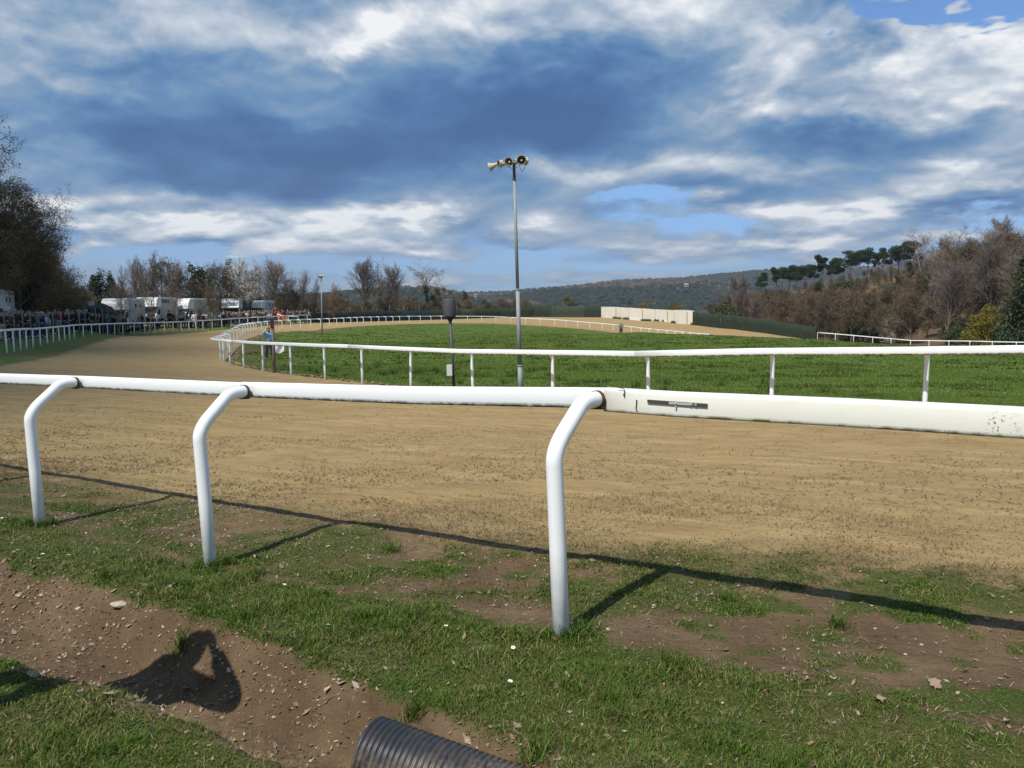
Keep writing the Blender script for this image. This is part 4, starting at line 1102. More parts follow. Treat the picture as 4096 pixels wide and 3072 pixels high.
# the big dark tree group at the left edge
big = bare_tree(15, 41, .74, .22, .07, 5, (16, 8, 6, 4, 3), buds=60000, bud_s=.060, bud_t=(.20, .135, .055), tw=.013, twig_t=(.17, .125, .085), name='large_tree', r0=.34); park(big, 'big')
p = at(-215, 1330, 60); place('big', (p.x, p.y), 0.6, 1.02, 'huge budding oak-brown tree filling the left edge', 'tree')
for (px, yt, Y, lb) in [(95, 830, 66, 'large reddish budding tree right beside the huge tree at the left edge'), (160, 1010, 74, 'medium budding tree at the right end of the dark left group'), (30, 930, 80, 'dark budding tree behind the left camera tower'), (215, 1080, 84, 'low budding tree behind the camera tower')]:
    s, xy = top_scale(px - 40, yt, Y, 14); place('big', xy, None, s, lb, 'tree', 'budding trees at the left edge')
for i in range(20):
    px = -160 + i * 24 + random.uniform(-8, 8); Y = random.uniform(66, 92); yt = float(np.interp(px, [-160, 100, 200, 320], [1000, 1040, 1110, 1165])) + random.uniform(-25, 35)
    s, xy = top_scale(px, yt, Y, 8); place(random.choice(['wood1', 'wood3', 'wood3']), xy, None, (s * 1.2, s * 1.2, s), 'dark budding undergrowth tree below the huge tree at the left edge', 'tree', 'undergrowth trees at the left edge')
# ---- middle: free-standing bare trees behind the green screens
for (px, yt, Y, k, lb, hp) in [(1462, 1066, 168, 'round1', 'large round-crowned bare tree standing free in the middle distance', 8.7), (1575, 1088, 176, 'round2', 'smaller bare tree right of the large free-standing one', 9), (1530, 1105, 182, 'narrow2', 'thin bare tree between the two round ones', 10),
                               (1718, 1078, 170, 'ivy1', 'crooked bare tree with ivy-clad trunk', 8.2)]:
    s, xy = top_scale(px, yt, Y, hp); place(k, xy, None, s, lb, 'tree')
s, xy = top_scale(1858, 1155, 190, 8.2); place('ever1', xy, None, (s * .7, s * .7, s), 'single small dark conifer left of the lantern', 'conifer')
s, xy = top_scale(1625, 1208, 168, 3); place('gbush', xy, None, s, 'round dark green bush below the bare trees', 'bush')
for i in range(52):
    px = 1385 + i * 14.5 + random.uniform(-6, 6); Y = random.uniform(162, 190); yt = random.uniform(1180, 1222) + (10 if px > 1850 else 0)
    k = random.choice(['scrub1', 'scrub1', 'scrub2']); s, xy = top_scale(px, yt, Y, 4.2); place(k, xy, None, s, 'low brown scrub bush behind the green screen fence', 'bush', 'scrub behind the screen fence')
for (px, yt, Y, k, lb) in [(2100, 1178, 190, 'ybush', 'olive-yellow bush behind the tall pole'), (2580, 1183, 165, 'ybush', 'olive-yellow bush peeping over the white panel wall'), (2690, 1190, 165, 'ybush', 'smaller olive bush over the right part of the white panel wall'),
                           (2270, 1202, 180, 'scrub2', 'brown-green bush above the screen fence left of the white wall'), (2915, 1198, 140, 'gbush', 'dark green bush behind the right green screen')]:
    s, xy = top_scale(px, yt, Y, 3.2); place(k, xy, None, s, lb, 'bush')
# ---- wooded slope on the right
def slope_xy(px, Y): p = at(px, 1300, Y); return p.x, p.y
GW = 'bare trees on the wooded slope'
random.seed(5)
n = 0
rows = [(128, 3010, 4300, 60, 7.0), (142, 2900, 4350, 50, 6.8), (158, 2860, 4350, 44, 5.8), (175, 2880, 4400, 38, 4.8), (194, 2900, 4400, 36, 3.9), (212, 2960, 4400, 36, 3.2), (230, 3000, 4000, 38, 2.6)]
for (Y, a, b, st, hh) in rows:
    px = a
    while px < b:
        x, y = slope_xy(px + random.uniform(-18, 18), Y + random.uniform(-7, 7)); k = random.choice(['wood1', 'wood2', 'wood1', 'wood3', 'wood3', 'round1', 'pale1'] if px > 3450 else ['wood1', 'wood2', 'wood2', 'wood3', 'round2'])
        place(k, (x, y), None, hh / 8 * random.uniform(.7, 1.2) * (1.0 + .6 * max(0, min(1, (px - 3600) / 300))), 'brown leafless tree among many on the wooded slope', 'tree', GW); px += st * random.uniform(.8, 1.2); n += 1
random.seed(15)
for i in range(90):
    Y = random.uniform(124, 215); x, y = slope_xy(random.uniform(3000, 4250), Y); place(random.choice(['scrub1', 'scrub1', 'scrub2']), (x, y), None, random.uniform(.55, 1.0), 'low olive-brown bush filling gaps between trees on the slope', 'bush', 'undergrowth bushes on the slope')
for (px, yt, Y, k, lb, hp) in [(3700, 928, 190, 'pale1', 'tall pale bare tree standing above the wooded slope', 9), (3810, 925, 185, 'pale1', 'tall bare tree right of the tall pale one', 9), (3935, 905, 178, 'pale1', 'broad bare tree at the top of the slope', 9), (3990, 900, 182, 'round2', 'bare tree at the slope top touching the dark evergreen', 9), (3870, 960, 186, 'round1', 'round bare tree on the slope top', 9),
                               (3755, 960, 200, 'wood3', 'budding tree between the two tall pale trees', 7.2)]:
    s, xy = top_scale(px, yt, Y, hp); place(k, xy, None, s, lb, 'tree')
for i, (px, yt, Y, k, w) in enumerate([(3050, 1092, 250, 0, 1), (3105, 1068, 245, 2, 1), (3160, 1060, 245, 4, 1.1), (3222, 1060, 240, 1, .9), (3258, 1060, 240, 3, .8), (3290, 1018, 240, 2, 1.1), (3328, 1045, 238, 0, 1), (3356, 1032, 235, 3, .9), (3402, 1000, 232, 4, 1.05), (3468, 995, 228, 1, 1), (3506, 1012, 226, 2, .9), (3536, 993, 224, 0, .9), (3596, 978, 220, 4, 1.1), (3655, 965, 214, 3, 1.1), (3185, 1065, 248, 3, 1)]):
    s, xy = top_scale(px, yt, Y, 9.1); place('pine%d' % k, xy, None, (s * w, s * w, s), 'umbrella-crowned pine number on ridge', 'pine', 'pines along the ridge')
PL = ['leftmost pine on the ridge, standing a little below the others', 'second pine from the left on the ridge', 'broad dense pine, third of the left ridge cluster', 'pine with open crown just right of the left cluster', 'small pine left of the tall sparse one', 'tall sparse open pine on the ridge',
      'short pine right of the tall sparse one', 'pine leaning on the biggest crown of the ridge', 'pine with the biggest dense crown of the ridge', 'pine with bare lower trunk right of the biggest crown', 'thin-trunked pine in the middle of the right trio', 'small-crowned pine, right one of the trio',
      'broad pine standing alone against the sky right of the trio', 'rightmost pine, next to the tall pale bare tree', 'dark pine filling the middle of the left ridge cluster']
for o, l in zip([o for o in COL.objects if o.get('group') == 'pines along the ridge'], PL): o['label'] = l
GE = 'dark evergreens scattered on the wooded slope'
for i, (px, yt, Y, k, hp, w) in enumerate([(3140, 1150, 172, 'ever2', 7.9, 1), (3230, 1160, 160, 'ever1', 8.1, 1), (3330, 1165, 152, 'ever2', 7.9, 1), (3660, 1150, 146, 'ever2', 7.9, 1.2), (3790, 1160, 142, 'ever2', 7.9, 1), (3930, 1120, 150, 'ever2', 7.9, 1.2), (3760, 1050, 190, 'ever2', 7.9, 1), (3080, 1148, 165, 'ever2', 7.9, 1), (3275, 1120, 190, 'ever2', 7.9, 1.2), (3375, 1130, 168, 'pine1', 9.1, 1), (3600, 1095, 175, 'ever2', 7.9, 1.1), (3700, 1098, 160, 'ever2', 7.9, .9), (3560, 1140, 160, 'ever2', 7.9, 1.2), (3800, 1095, 170, 'ever2', 7.9, 1.3), (3880, 1080, 165, 'ever2', 7.9, 1.2), (3455, 1215, 128, 'ever1', 8.1, 1.3), (3730, 1140, 150, 'cypress', 8.1, 1.6), (3820, 1290, 118, 'gbush', 3, 1.2), (3500, 1290, 124, 'gbush', 3, 1.3), (3405, 1300, 126, 'gbush', 3, 1.2),
                                          (3930, 1000, 172, 'ever2', 7.9, 1.1), (3640, 1040, 205, 'ever2', 7.9, 1), (3850, 1010, 180, 'ever2', 7.9, .9)]):
    s, xy = top_scale(px, yt, Y, hp); s = min(s, 1.5); place(k, xy, None, (s * w, s * w, s), 'dark green evergreen among the brown trees of the slope', 'bush' if k == 'gbush' else 'evergreen tree', GE)
for (px, yt, Y, lb) in [(3590, 1228, 126, 'pale blossoming shrub at the foot of the slope'), (3545, 1275, 122, 'greyish white shrub at the foot of the slope, lower left one'), (3630, 1170, 150, 'grey flowering shrub half way up the slope')]:
    s, xy = top_scale(px, yt, Y, 3.1); place('wbush', xy, None, min(s, 1.3), lb, 'bush')
# yellow bush and the big evergreen at the right edge
yb = leafy('yellow_bush', 5, [(0, 0, 1.2, 1.4, 1.4, 1.3), (.5, 0, 2.6, 1.35, 1.3, 1.2), (.9, .2, 3.8, .95, .9, .95), (-.9, 0, 1.6, .9, .9, 1.0), (-.3, .1, 3.0, .9, .9, .9), (1.3, 0, 1.8, 1.0, .9, 1.2)], 9000, .075, [(.20, .165, .018), (.26, .21, .022), (.15, .13, .02), (.09, .09, .022)], 61); park(yb, 'yb')
s, xy = top_scale(3925, 1208, 104, 5.0); place('yb', xy, 0, s, 'bright yellow-green flowering bush beside the big dark evergreen', 'bush')
be = leafy('large_evergreen', 14, [(0, 0, 14 * f, 3.6 * (1.1 - f) + .5, 3.6 * (1.1 - f) + .5, 1.5) for f in (.08, .18, .28, .38, .48, .58, .68, .78, .88, .95)] + ring_lobes(14, 4.6, 34, .05, .9, .32, .7, 9), 34000, .17, [(.026, .042, .018), (.036, .056, .022), (.052, .07, .03), (.075, .09, .045)], 62, .3); park(be, 'be')
s, xy = top_scale(4185, 860, 92, 14.0); place('be', xy, None, (s * .98, s * .98, s), 'massive dark evergreen at the right edge', 'evergreen tree')
p = at(4330, 1300, 104); place('be', (p.x, p.y), None, .8, 'second dark evergreen beyond the right edge', 'evergreen tree')

# ------------------------------------------------------------------ distant hills with their woods
HILLM = bpy.data.materials.new('hill_soil'); HILLM.use_nodes = True
_N = NT(HILLM.node_tree); _P = _N.new('ShaderNodeNewGeometry').outputs['Position']
_c = _N.ramp(_N.noise(_P, .006, 8, .62), [(.3, (.050, .046, .030)), (.5, (.090, .070, .050)), (.62, (.115, .09, .062)), (.75, (.05, .058, .03))])
_N.l.new(_c, HILLM.node_tree.nodes['Principled BSDF'].inputs['Base Color']); HILLM.node_tree.nodes['Principled BSDF'].inputs['Roughness'].default_value = 1
WOODM = tint_mat('far_trees', .95, 0)
def hill(name, label, prof, Y0, depthf, foot, cr, dens, seed, wlabel, green=.35):
    prof = sorted(prof); xs = np.array([at(px, py, Y0).x for px, py in prof]); zs = np.array([at(px, py, Y0).z for px, py in prof])
    nx = 260; X = np.linspace(xs[0], xs[-1], nx); Zr = np.interp(X, xs, zs) - cr * .8
    ny = 60; t = np.linspace(-1, 1, ny)
    XX, TT = np.meshgrid(X, t, indexing='ij')
    wob = (fbm(XX / 260, TT * 2.2, seed, 4) - .5)
    YY = Y0 + TT * depthf
    prof_t = np.cos(np.clip(TT + wob * .25, -1, 1) * math.pi / 2) ** 1.15
    sc_ = (YY / Y0)
    ZZ = foot + (Zr[:, None] - foot) * prof_t * (1 - .22 * np.abs(TT) * fbm(XX / 140, TT * 3, seed + 3, 4))
    edge = sst(XX, X[0], X[0] + 60) * (1 - sst(XX, X[-1] - 60, X[-1])); 
    V = np.stack([XX, YY, ZZ], -1).reshape(-1, 3); idx = np.arange(nx * ny).reshape(nx, ny)
    Fc = np.stack([idx[:-1, :-1], idx[1:, :-1], idx[1:, 1:], idx[:-1, 1:]], -1).reshape(-1, 4)
    tag(link(name, np_mesh(name, V, Fc, smooth=True), HILLM), label, None, None, 'structure')
    # woods
    n = dens; u = rng.uniform(0, nx - 1.01, n); v = rng.uniform(0, .56 * ny, n)
    i = u.astype(int); j = v.astype(int); fu = u - i; fv = v - j
    G_ = lambda A: (A[i, j] * (1 - fu) * (1 - fv) + A[i + 1, j] * fu * (1 - fv) + A[i, j + 1] * (1 - fu) * fv + A[i + 1, j + 1] * fu * fv)
    x, y, z = G_(XX), G_(YY), G_(ZZ)
    b = MB(); b.ico((0, 0, 0), 1, 1, jit=.0); bv = np.array(b.v); bf = np.array(b.f)
    s = cr * rng.uniform(.5, 1.25, n); q = bv[None] * (1 + rng.uniform(-.22, .22, (n, len(bv), 1)))
    V = q * (s[:, None, None] * np.array([1, 1, .95])) + np.stack([x, y, z + s * .35], 1)[:, None, :]
    Fc = bf[None] + (np.arange(n) * len(bv))[:, None, None]
    gm = fbm(x / 190, y / 190 + z / 60, seed + 9, 5) + rng.normal(0, .045, n)
    isg = (gm > 1 - green - .12)[:, None]
    c = np.where(isg, np.array([.022, .031, .027]), np.array([.068, .058, .050])) * rng.uniform(.65, 1.35, (n, 1))
    me = np_mesh(name + '_wood', V.reshape(-1, 3), Fc.reshape(-1, 3), colors=np.repeat(c, len(bv), 0), smooth=False)
    tag(link('distant_wood', me, WOODM), wlabel, None, None, 'stuff')
hill('hill', 'near brown wooded hill behind the free-standing bare trees', [(700, 1215), (1000, 1196), (1200, 1184), (1350, 1176), (1500, 1160), (1640, 1152), (1740, 1155), (1830, 1172), (1950, 1192), (2150, 1215)], 900, 320, -22, 4.2, 9000, 3, 'brown leafless woods covering the nearer left hill', .3)
hill('hill', 'broad wooded hill behind the white panel wall', [(1700, 1228), (1900, 1196), (2000, 1186), (2100, 1176), (2180, 1160), (2300, 1148), (2450, 1130), (2560, 1125), (2690, 1121), (2780, 1124), (2900, 1140), (3050, 1165), (3300, 1200)], 1250, 420, -25, 5, 14000, 13, 'brown and green woods covering the middle hill', .36)
hill('hill', 'far blue ridge rising to the right', [(1500, 1192), (1750, 1178), (1900, 1173), (2020, 1170), (2150, 1158), (2400, 1140), (2680, 1118), (2780, 1108), (2900, 1096), (3050, 1084), (3300, 1074), (3480, 1072), (3590, 1052), (3750, 1035), (4096, 1010), (4500, 1000)], 2300, 750, -30, 7.5, 20000, 23, 'dark woods on the far blue ridge', .5)
hill('hill', 'low far hill seen behind the left tree belt', [(-1200, 1225), (-400, 1222), (300, 1215), (900, 1200), (1500, 1190), (1800, 1205)], 1900, 500, -25, 6, 5000, 33, 'woods on the low far hill at left', .4)
# ------------------------------------------------------------------ haze over the valley
hz = MB(); hz.box((0, 1400, 110), (9000, 6400, 400)); HZM = bpy.data.materials.new('haze'); HZM.use_nodes = True; HZM.node_tree.nodes.clear()
_N = NT(HZM.node_tree); _o = _N.new('ShaderNodeOutputMaterial'); _v = _N.new('ShaderNodeVolumePrincipled'); _v.inputs['Color'].default_value = (.80, .89, 1.0, 1); _v.inputs['Density'].default_value = .00012; _v.inputs['Anisotropy'].default_value = .2
_N.l.new(_v.outputs[0], _o.inputs['Volume'])
tag(hz.build('haze', HZM), 'thin blue haze over the valley and far hills', None, None, 'stuff')
# ------------------------------------------------------------------ people
SKIN = mat('skin', (.42, .25, .18), .6, .08, 9)
SKIND = mat('skin_tan', (.30, .17, .12), .6, .08, 9)
HAIRS = [mat('hair_dark', (.03, .022, .018), .7), mat('hair_brown', (.10, .06, .035), .7), mat('hair_grey', (.35, .33, .31), .7), mat('hair_blond', (.35, .25, .13), .7)]
EYE = mat('eye', (.03, .03, .03), .4); SHOEM = mat('shoe', (.05, .045, .04), .7); SHOEW = mat('shoe_white', (.6, .6, .58), .7)
def skin_mesh(name, verts, edges, rad, sub=1, root=0):
    me = bpy.data.meshes.new('tmp'); me.from_pydata(verts, edges, [])
    o = bpy.data.objects.new('tmp', me); COL.objects.link(o)
    md = o.modifiers.new('s', 'SKIN'); md.use_smooth_shade = True
    for i, r in enumerate(rad):
        sv = me.skin_vertices[0].data[i]; sv.radius = (r, r) if not isinstance(r, tuple) else r; sv.use_root = (i == root)
    sb = o.modifiers.new('u', 'SUBSURF'); sb.levels = sub; sb.render_levels = sub
    bpy.context.view_layer.update()
    dg = bpy.context.evaluated_depsgraph_get(); ev = o.evaluated_get(dg)
    out = bpy.data.meshes.new_from_object(ev); out.name = name
    bpy.data.objects.remove(o); bpy.data.meshes.remove(me)
    return out
POSES = {   # elbow, wrist for right (+x) and left (-x) arms; knees/feet offsets
    'stand': (((.25, .0, 1.13), (.27, .06, .88)), ((-.25, .0, 1.13), (-.26, .07, .88)), .10, 0),
    'folded': (((.25, .03, 1.14), (.02, .20, 1.20)), ((-.25, .03, 1.13), (-.04, .21, 1.15)), .11, 0),
    'photo': (((.24, .17, 1.25), (.07, .27, 1.52)), ((-.24, .17, 1.25), (-.07, .27, 1.52)), .10, 0),
    'brow': (((.32, .13, 1.48), (.12, .19, 1.66)), ((-.26, -.02, 1.13), (-.30, .06, .90)), .20, .12),
    'pocket': (((.28, -.05, 1.13), (.20, .06, .95)), ((-.28, -.05, 1.13), (-.20, .06, .95)), .12, 0),
    'point': (((.30, .20, 1.36), (.34, .44, 1.46)), ((-.25, .0, 1.13), (-.24, .1, .90)), .12, 0),
    'camera': (((.26, .20, 1.22), (.10, .34, 1.46)), ((-.26, .18, 1.20), (-.06, .36, 1.44)), .16, .1),
    'reach': (((.56, .02, 1.41), (.15, .06, 1.67)), ((-.26, -.02, 1.13), (-.30, .06, .90)), .14, 0),
    'sit': (((.24, .10, .72), (.12, .32, .62)), ((-.24, .10, .72), (-.12, .32, .62)), .12, 0),
}
def person(pose, jacket, trousers, skin=None, hair=None, shoes=None, sleeve=1.0, hat=None, bulk=1.0, skirt=False):
    pr, pl, st, stride = POSES[pose]; dz = -.52 if pose == 'sit' else 0
    root = empty('person')
    B = []; E_ = []; Rr = []
    def add(p, r, par=None):
        B.append(Vector(p)); Rr.append(r)
        if par is not None: E_.append((par, len(B) - 1))
        return len(B) - 1
    Z = lambda z: z + dz
    pel = add((0, 0, Z(.96)), .115); wa = add((0, 0, Z(1.10)), .11, pel); ch = add((0, 0, Z(1.30)), .135, wa); nb_ = add((0, -.005, Z(1.44)), .075, ch); nk = add((0, .01, Z(1.50)), .052, nb_)
    jw = add((0, .03, Z(1.57)), .072, nk); hd = add((0, .02, Z(1.65)), .095, jw); tp_ = add((0, .01, Z(1.71)), .072, hd)
    nose = add((0, .125, Z(1.625)), .013, jw)
    for s_ in (1, -1): add((s_ * .092, .0, Z(1.635)), .015, hd)
    arms = {}
    for s_, (el, wr) in ((1, pr), (-1, pl)):
        if pose == 'sit': el = Vector(el); wr = Vector(wr)
        sh = add((s_ * .175, 0, Z(1.41)), .062, ch); e = add(el, .042, sh); w = add(wr, .027, e)
        d = (Vector(wr) - Vector(el)).normalized(); hand = Vector(wr) + d * .07; pm = add(hand, .032, w)
        arms[s_] = (sh, e, w)
        if pose in ('photo', 'brow', 'camera'): fd = Vector((-s_ * .75, .1, .45)).normalized()
        else: fd = (d + Vector((-s_ * .2, .25, -.1))).normalized()
        sd = fd.cross(Vector((0, 1, 0)));
        if sd.length < .2: sd = Vector((0, 0, 1))
        sd.normalize()
        for k, L in zip((-1.5, -.5, .5, 1.5), (.062, .075, .078, .060)):
            a = add(hand + sd * k * .014 + fd * .03, .0095, pm); add(hand + sd * k * .017 + fd * L + d * .01, .008, a)
        a = add(hand - sd * .03 + fd * .008, .011, pm); add(hand - sd * .045 + fd * .04, .009, a)
    legs = {}
    for s_ in (1, -1):
        if pose == 'sit': hp, kn, an, toe = (s_ * .09, 0, .42), (s_ * .13, .42, .46), (s_ * .13, .40, .09), (s_ * .14, .56, .04)
        else: hp, kn, an, toe = (s_ * .085, 0, .90), (s_ * (.085 + st * .35), .02 + s_ * stride * .5, .49), (s_ * (.07 + st * .7), -.02 + s_ * stride, .09), (s_ * (.08 + st * .8), .13 + s_ * stride, .035)
        h = add(hp, .088, pel); k_ = add(kn, .058, h); a = add(an, .040, k_); t = add(toe, .033, a); legs[s_] = (h, k_, a, t)
    link('body', skin_mesh('body', B, E_, Rr), skin or SKIN, root)
    def sub(ids, grow, nm, m, extra=None):
        mp = {i: n for n, i in enumerate(ids)}
        vs = [B[i].copy() for i in ids]; ed = [(mp[a], mp[b]) for a, b in E_ if a in mp and b in mp]
        rr = [Rr[i] + grow for i in ids]
        if extra: extra(vs, rr, mp)
        link(nm, skin_mesh(nm, vs, ed, rr), m, root)
    jid = [pel, wa, ch, nb_] + [i for s_ in (1, -1) for i in arms[s_]]
    def cut(vs, rr, mp):
        for s_ in (1, -1):
            w = mp[arms[s_][2]]; e = mp[arms[s_][1]]; vs[w] = vs[e].lerp(vs[w], .9 * sleeve if sleeve > .5 else .15)
        rr[mp[nb_]] -= .012; vs[mp[nb_]].z -= .01
    sub(jid, .026 * bulk, 'jacket', jacket, cut)
    def cut2(vs, rr, mp):
        for s_ in (1, -1): rr[mp[legs[s_][2]]] += .008
        rr[mp[pel]] += .002
    sub([pel] + [i for s_ in (1, -1) for i in legs[s_][:3]], .018, 'trousers', trousers, cut2)
    for s_ in (1, -1):
        mb = MB(); a = B[legs[s_][2]]; t = B[legs[s_][3]]; mb.tube([a + Vector((0, -.05, -.045)), a + Vector((0, .01, -.03)), t + Vector((0, 0, .0)), t + Vector((0, .05, -.005))], [.035, .052, .045, .022], 8)
        mb.build('shoe', shoes or SHOEM, root)
    mb = MB(); mb.ico((0, -.008, Z(1.675)), .112, 2, sc3=(.93, 1.0, .90))
    mb.v = [v if not (v[1] > .055 and v[2] < Z(1.70)) else (v[0] * .8, v[1] - .06, v[2]) for v in mb.v]
    mb.build('hair', hair or HAIRS[0], root)
    if hat is not None:
        mb = MB(); mb.lathe((0, 0, Z(1.70)), [(.001, .085), (.06, .08), (.10, .055), (.112, .01), (.112, 0), (.165, -.012), (.165, -.018), (.10, -.01)], 18); mb.build('hat', hat, root)
    return root
def cloth(n, c, v=.2): return mat(n, c, .85, v, 8, spec=.15)
CL = {'black': cloth('black_cloth', (.016, .016, .018)), 'dark': cloth('charcoal_cloth', (.03, .03, .035)), 'navy': cloth('navy_cloth', (.018, .025, .06)), 'blue': cloth('blue_cloth', (.06, .11, .20)), 'teal': cloth('teal_cloth', (.03, .14, .17)),
      'white': cloth('white_cloth', (.62, .62, .62), .1), 'grey': cloth('grey_cloth', (.17, .17, .175)), 'red': cloth('red_cloth', (.32, .03, .03)), 'pink': cloth('pink_cloth', (.42, .16, .18)), 'olive': cloth('olive_cloth', (.09, .09, .045)), 'brown': cloth('brown_cloth', (.12, .07, .045)),
      'camo': cloth('patterned_cloth', (.28, .24, .19), .6), 'light blue': cloth('light_blue_cloth', (.27, .45, .72), .08), 'orange': cloth('orange_cloth', (.60, .09, .025)), 'khaki': cloth('khaki_cloth', (.30, .27, .17)), 'purple': cloth('plum_cloth', (.14, .04, .08))}
TR = {'dark': CL['dark'], 'jeans': cloth('jeans', (.05, .075, .14)), 'black': CL['black'], 'light': cloth('light_trousers', (.38, .36, .33)), 'navy': CL['navy']}
def face_rz(x, y, tx=0.0, ty=0.0, off=0.0):
    d = Vector((tx - x, ty - y)); return math.atan2(-d.x, d.y) + off
PP = {}
for ps in ('stand', 'folded', 'photo', 'brow', 'pocket', 'point', 'sit'):
    PP[ps] = [person(ps, CL['dark'], TR['dark']), False]
PPH = [person('stand', CL['dark'], TR['dark'], hat=CL['dark']), False]
PW = {'stand': 'standing', 'folded': 'folding arms', 'photo': 'filming', 'brow': 'shading eyes', 'pocket': 'hands in pockets', 'point': 'pointing', 'sit': 'sitting'}
def landmark(px):
    for lim, s in [(48, 'at the left image edge by the pale lorry'), (115, 'under the big trees left of the camera tower'), (168, 'just left of the camera tower'), (228, 'under the camera tower'), (300, 'by left half of green marquee'), (365, 'by right half of green marquee'),
                   (428, 'by the open stall right of the marquee'), (505, 'by cab of the first white lorry'), (580, 'by side of the first white lorry'), (640, 'by cab of the second lorry'), (705, 'by side of the second lorry'), (770, 'by cab of the third lorry'),
                   (850, 'by side of the third lorry'), (895, 'between the third lorry and the lettered lorry'), (960, 'in front of the lettered lorry cab'), (1015, 'in front of the lettered lorry side'), (1068, 'in front of the white trailer'), (1130, 'beside the orange-clad stewards'), (1200, 'right of the orange-clad stewards'), (2000, 'at the right end of the crowd by the dark screen')]:
        if px < lim: return s
used_lb = {}
ORD = ['', 'second such ', 'third such ', 'fourth such ', 'fifth such ', 'sixth such ', 'seventh such ', 'eighth such ']
def spect(px, col, ps='stand', leg='dark', dy=0.0, hat=None, hair=None):
    Y = float(np.interp(px, [0, 40, 330, 620, 1000, 1270], [48, 50, 63.5, 82, 101, 110])) + dy
    p = at(px, 1300, Y); z = gz(p.x, p.y)
    ent = PPH if hat else PP[ps]
    if not ent[1]: ent[1] = True; o = ent[0]
    else: o = copy_tree(ent[0])
    o.location = (p.x, p.y, z); s = random.uniform(.97, 1.10) * (.97 if ps != 'sit' else 1); o.scale = (s, s, s)
    o.rotation_euler = (0, 0, face_rz(p.x, p.y, 5, 30, random.uniform(-.5, .5)))
    hm = hair or random.choice(HAIRS[:3] + [HAIRS[0]])
    for c in o.children:
        b = c.name.split('.')[0]
        set_mat(c, {'body': random.choice([SKIN, SKIN, SKIND]), 'jacket': CL[col], 'trousers': TR[leg], 'hair': hm, 'shoe': random.choice([SHOEM, SHOEW]), 'hat': CL[hat] if hat else SHOEM}[b])
    g = {'dark': 'charcoal'}.get(col, col)
    lb = f"{'' if not hat else hat + '-hatted '}{g}-topped spectator {PW[ps]}, {landmark(px)}"
    n = used_lb.get(lb, 0); used_lb[lb] = n + 1
    if n: lb = ORD[min(n, 7)] + lb
    tag(o, lb, 'person', 'spectators behind the left rail')
random.seed(21)
z5 = lambda v, o=0: o + v / 5.267
Lf = [(40, 'black', 'pocket', 'light'), (75, 'navy', 'stand', 'dark'), (140, 'dark', 'folded', 'navy'), (230, 'black', 'folded', 'dark'), (285, 'dark', 'stand', 'dark'), (350, 'black', 'stand', 'navy'), (410, 'dark', 'photo', 'jeans'), (470, 'black', 'pocket', 'dark'), (540, 'black', 'folded', 'navy'), (600, 'dark', 'stand', 'dark'), (650, 'navy', 'stand', 'dark'),
      (770, 'grey', 'photo', 'jeans'), (835, 'black', 'stand', 'dark'), (890, 'navy', 'pocket', 'dark'), (935, 'navy', 'stand', 'jeans'), (975, 'light blue', 'stand', 'jeans'), (1055, 'black', 'stand', 'dark'), (1105, 'dark', 'photo', 'dark'), (1170, 'teal', 'photo', 'light'), (1245, 'red', 'point', 'light'), (1300, 'dark', 'stand', 'dark'), (1380, 'black', 'photo', 'jeans'), (1430, 'dark', 'stand', 'dark'),
      (1480, 'dark', 'photo', 'dark'), (1540, 'black', 'stand', 'dark'), (1615, 'white', 'stand', 'dark'), (1650, 'dark', 'folded', 'dark'), (1700, 'blue', 'folded', 'jeans'), (1780, 'navy', 'photo', 'dark'), (1840, 'black', 'stand', 'dark'), (1895, 'white', 'photo', 'black'), (1960, 'dark', 'photo', 'dark'), (2040, 'black', 'folded', 'dark'), (2100, 'navy', 'stand', 'dark'), (2165, 'dark', 'stand', 'dark')]
for (v, c, ps, lg) in Lf: spect(z5(v), c, ps, lg, random.uniform(-1.2, 2.5))
spect(z5(705), 'black', 'stand', 'jeans', 0, hat='dark'); spect(z5(1750), 'white', 'stand', 'jeans', 1, hat='khaki')
Md = [(60, 'black', 'stand', 'dark'), (110, 'white', 'stand', 'dark'), (170, 'teal', 'folded', 'jeans'), (250, 'black', 'stand', 'jeans'), (300, 'dark', 'photo', 'dark'), (390, 'camo', 'photo', 'black'), (450, 'khaki', 'photo', 'dark'), (520, 'black', 'stand', 'dark'), (580, 'navy', 'stand', 'dark'), (700, 'dark', 'sit', 'dark'), (785, 'blue', 'sit', 'dark'), (825, 'olive', 'folded', 'dark'), (875, 'black', 'stand', 'dark'),
      (1035, 'white', 'photo', 'dark'), (1105, 'brown', 'photo', 'dark'), (1160, 'dark', 'stand', 'dark'), (1220, 'dark', 'folded', 'light'), (1300, 'black', 'sit', 'dark'), (1560, 'black', 'photo', 'jeans'), (1600, 'brown', 'stand', 'dark'), (1700, 'red', 'point', 'dark'), (1755, 'white', 'photo', 'dark'), (1870, 'dark', 'photo', 'dark'), (1915, 'black', 'photo', 'dark'), (1990, 'white', 'stand', 'light'), (2060, 'dark', 'stand', 'dark'), (2095, 'white', 'photo', 'dark'), (2140, 'grey', 'photo', 'navy'), (2195, 'white', 'folded', 'jeans')]
for (v, c, ps, lg) in Md: spect(z5(v, 400), c, ps, lg, random.uniform(-1.2, 3))
spect(z5(1475, 400), 'black', 'stand', 'dark', 0, hat='dark'); spect(z5(1820, 400), 'dark', 'stand', 'dark', 0, hat='white')
z6 = lambda v: 800 + v / 4.915
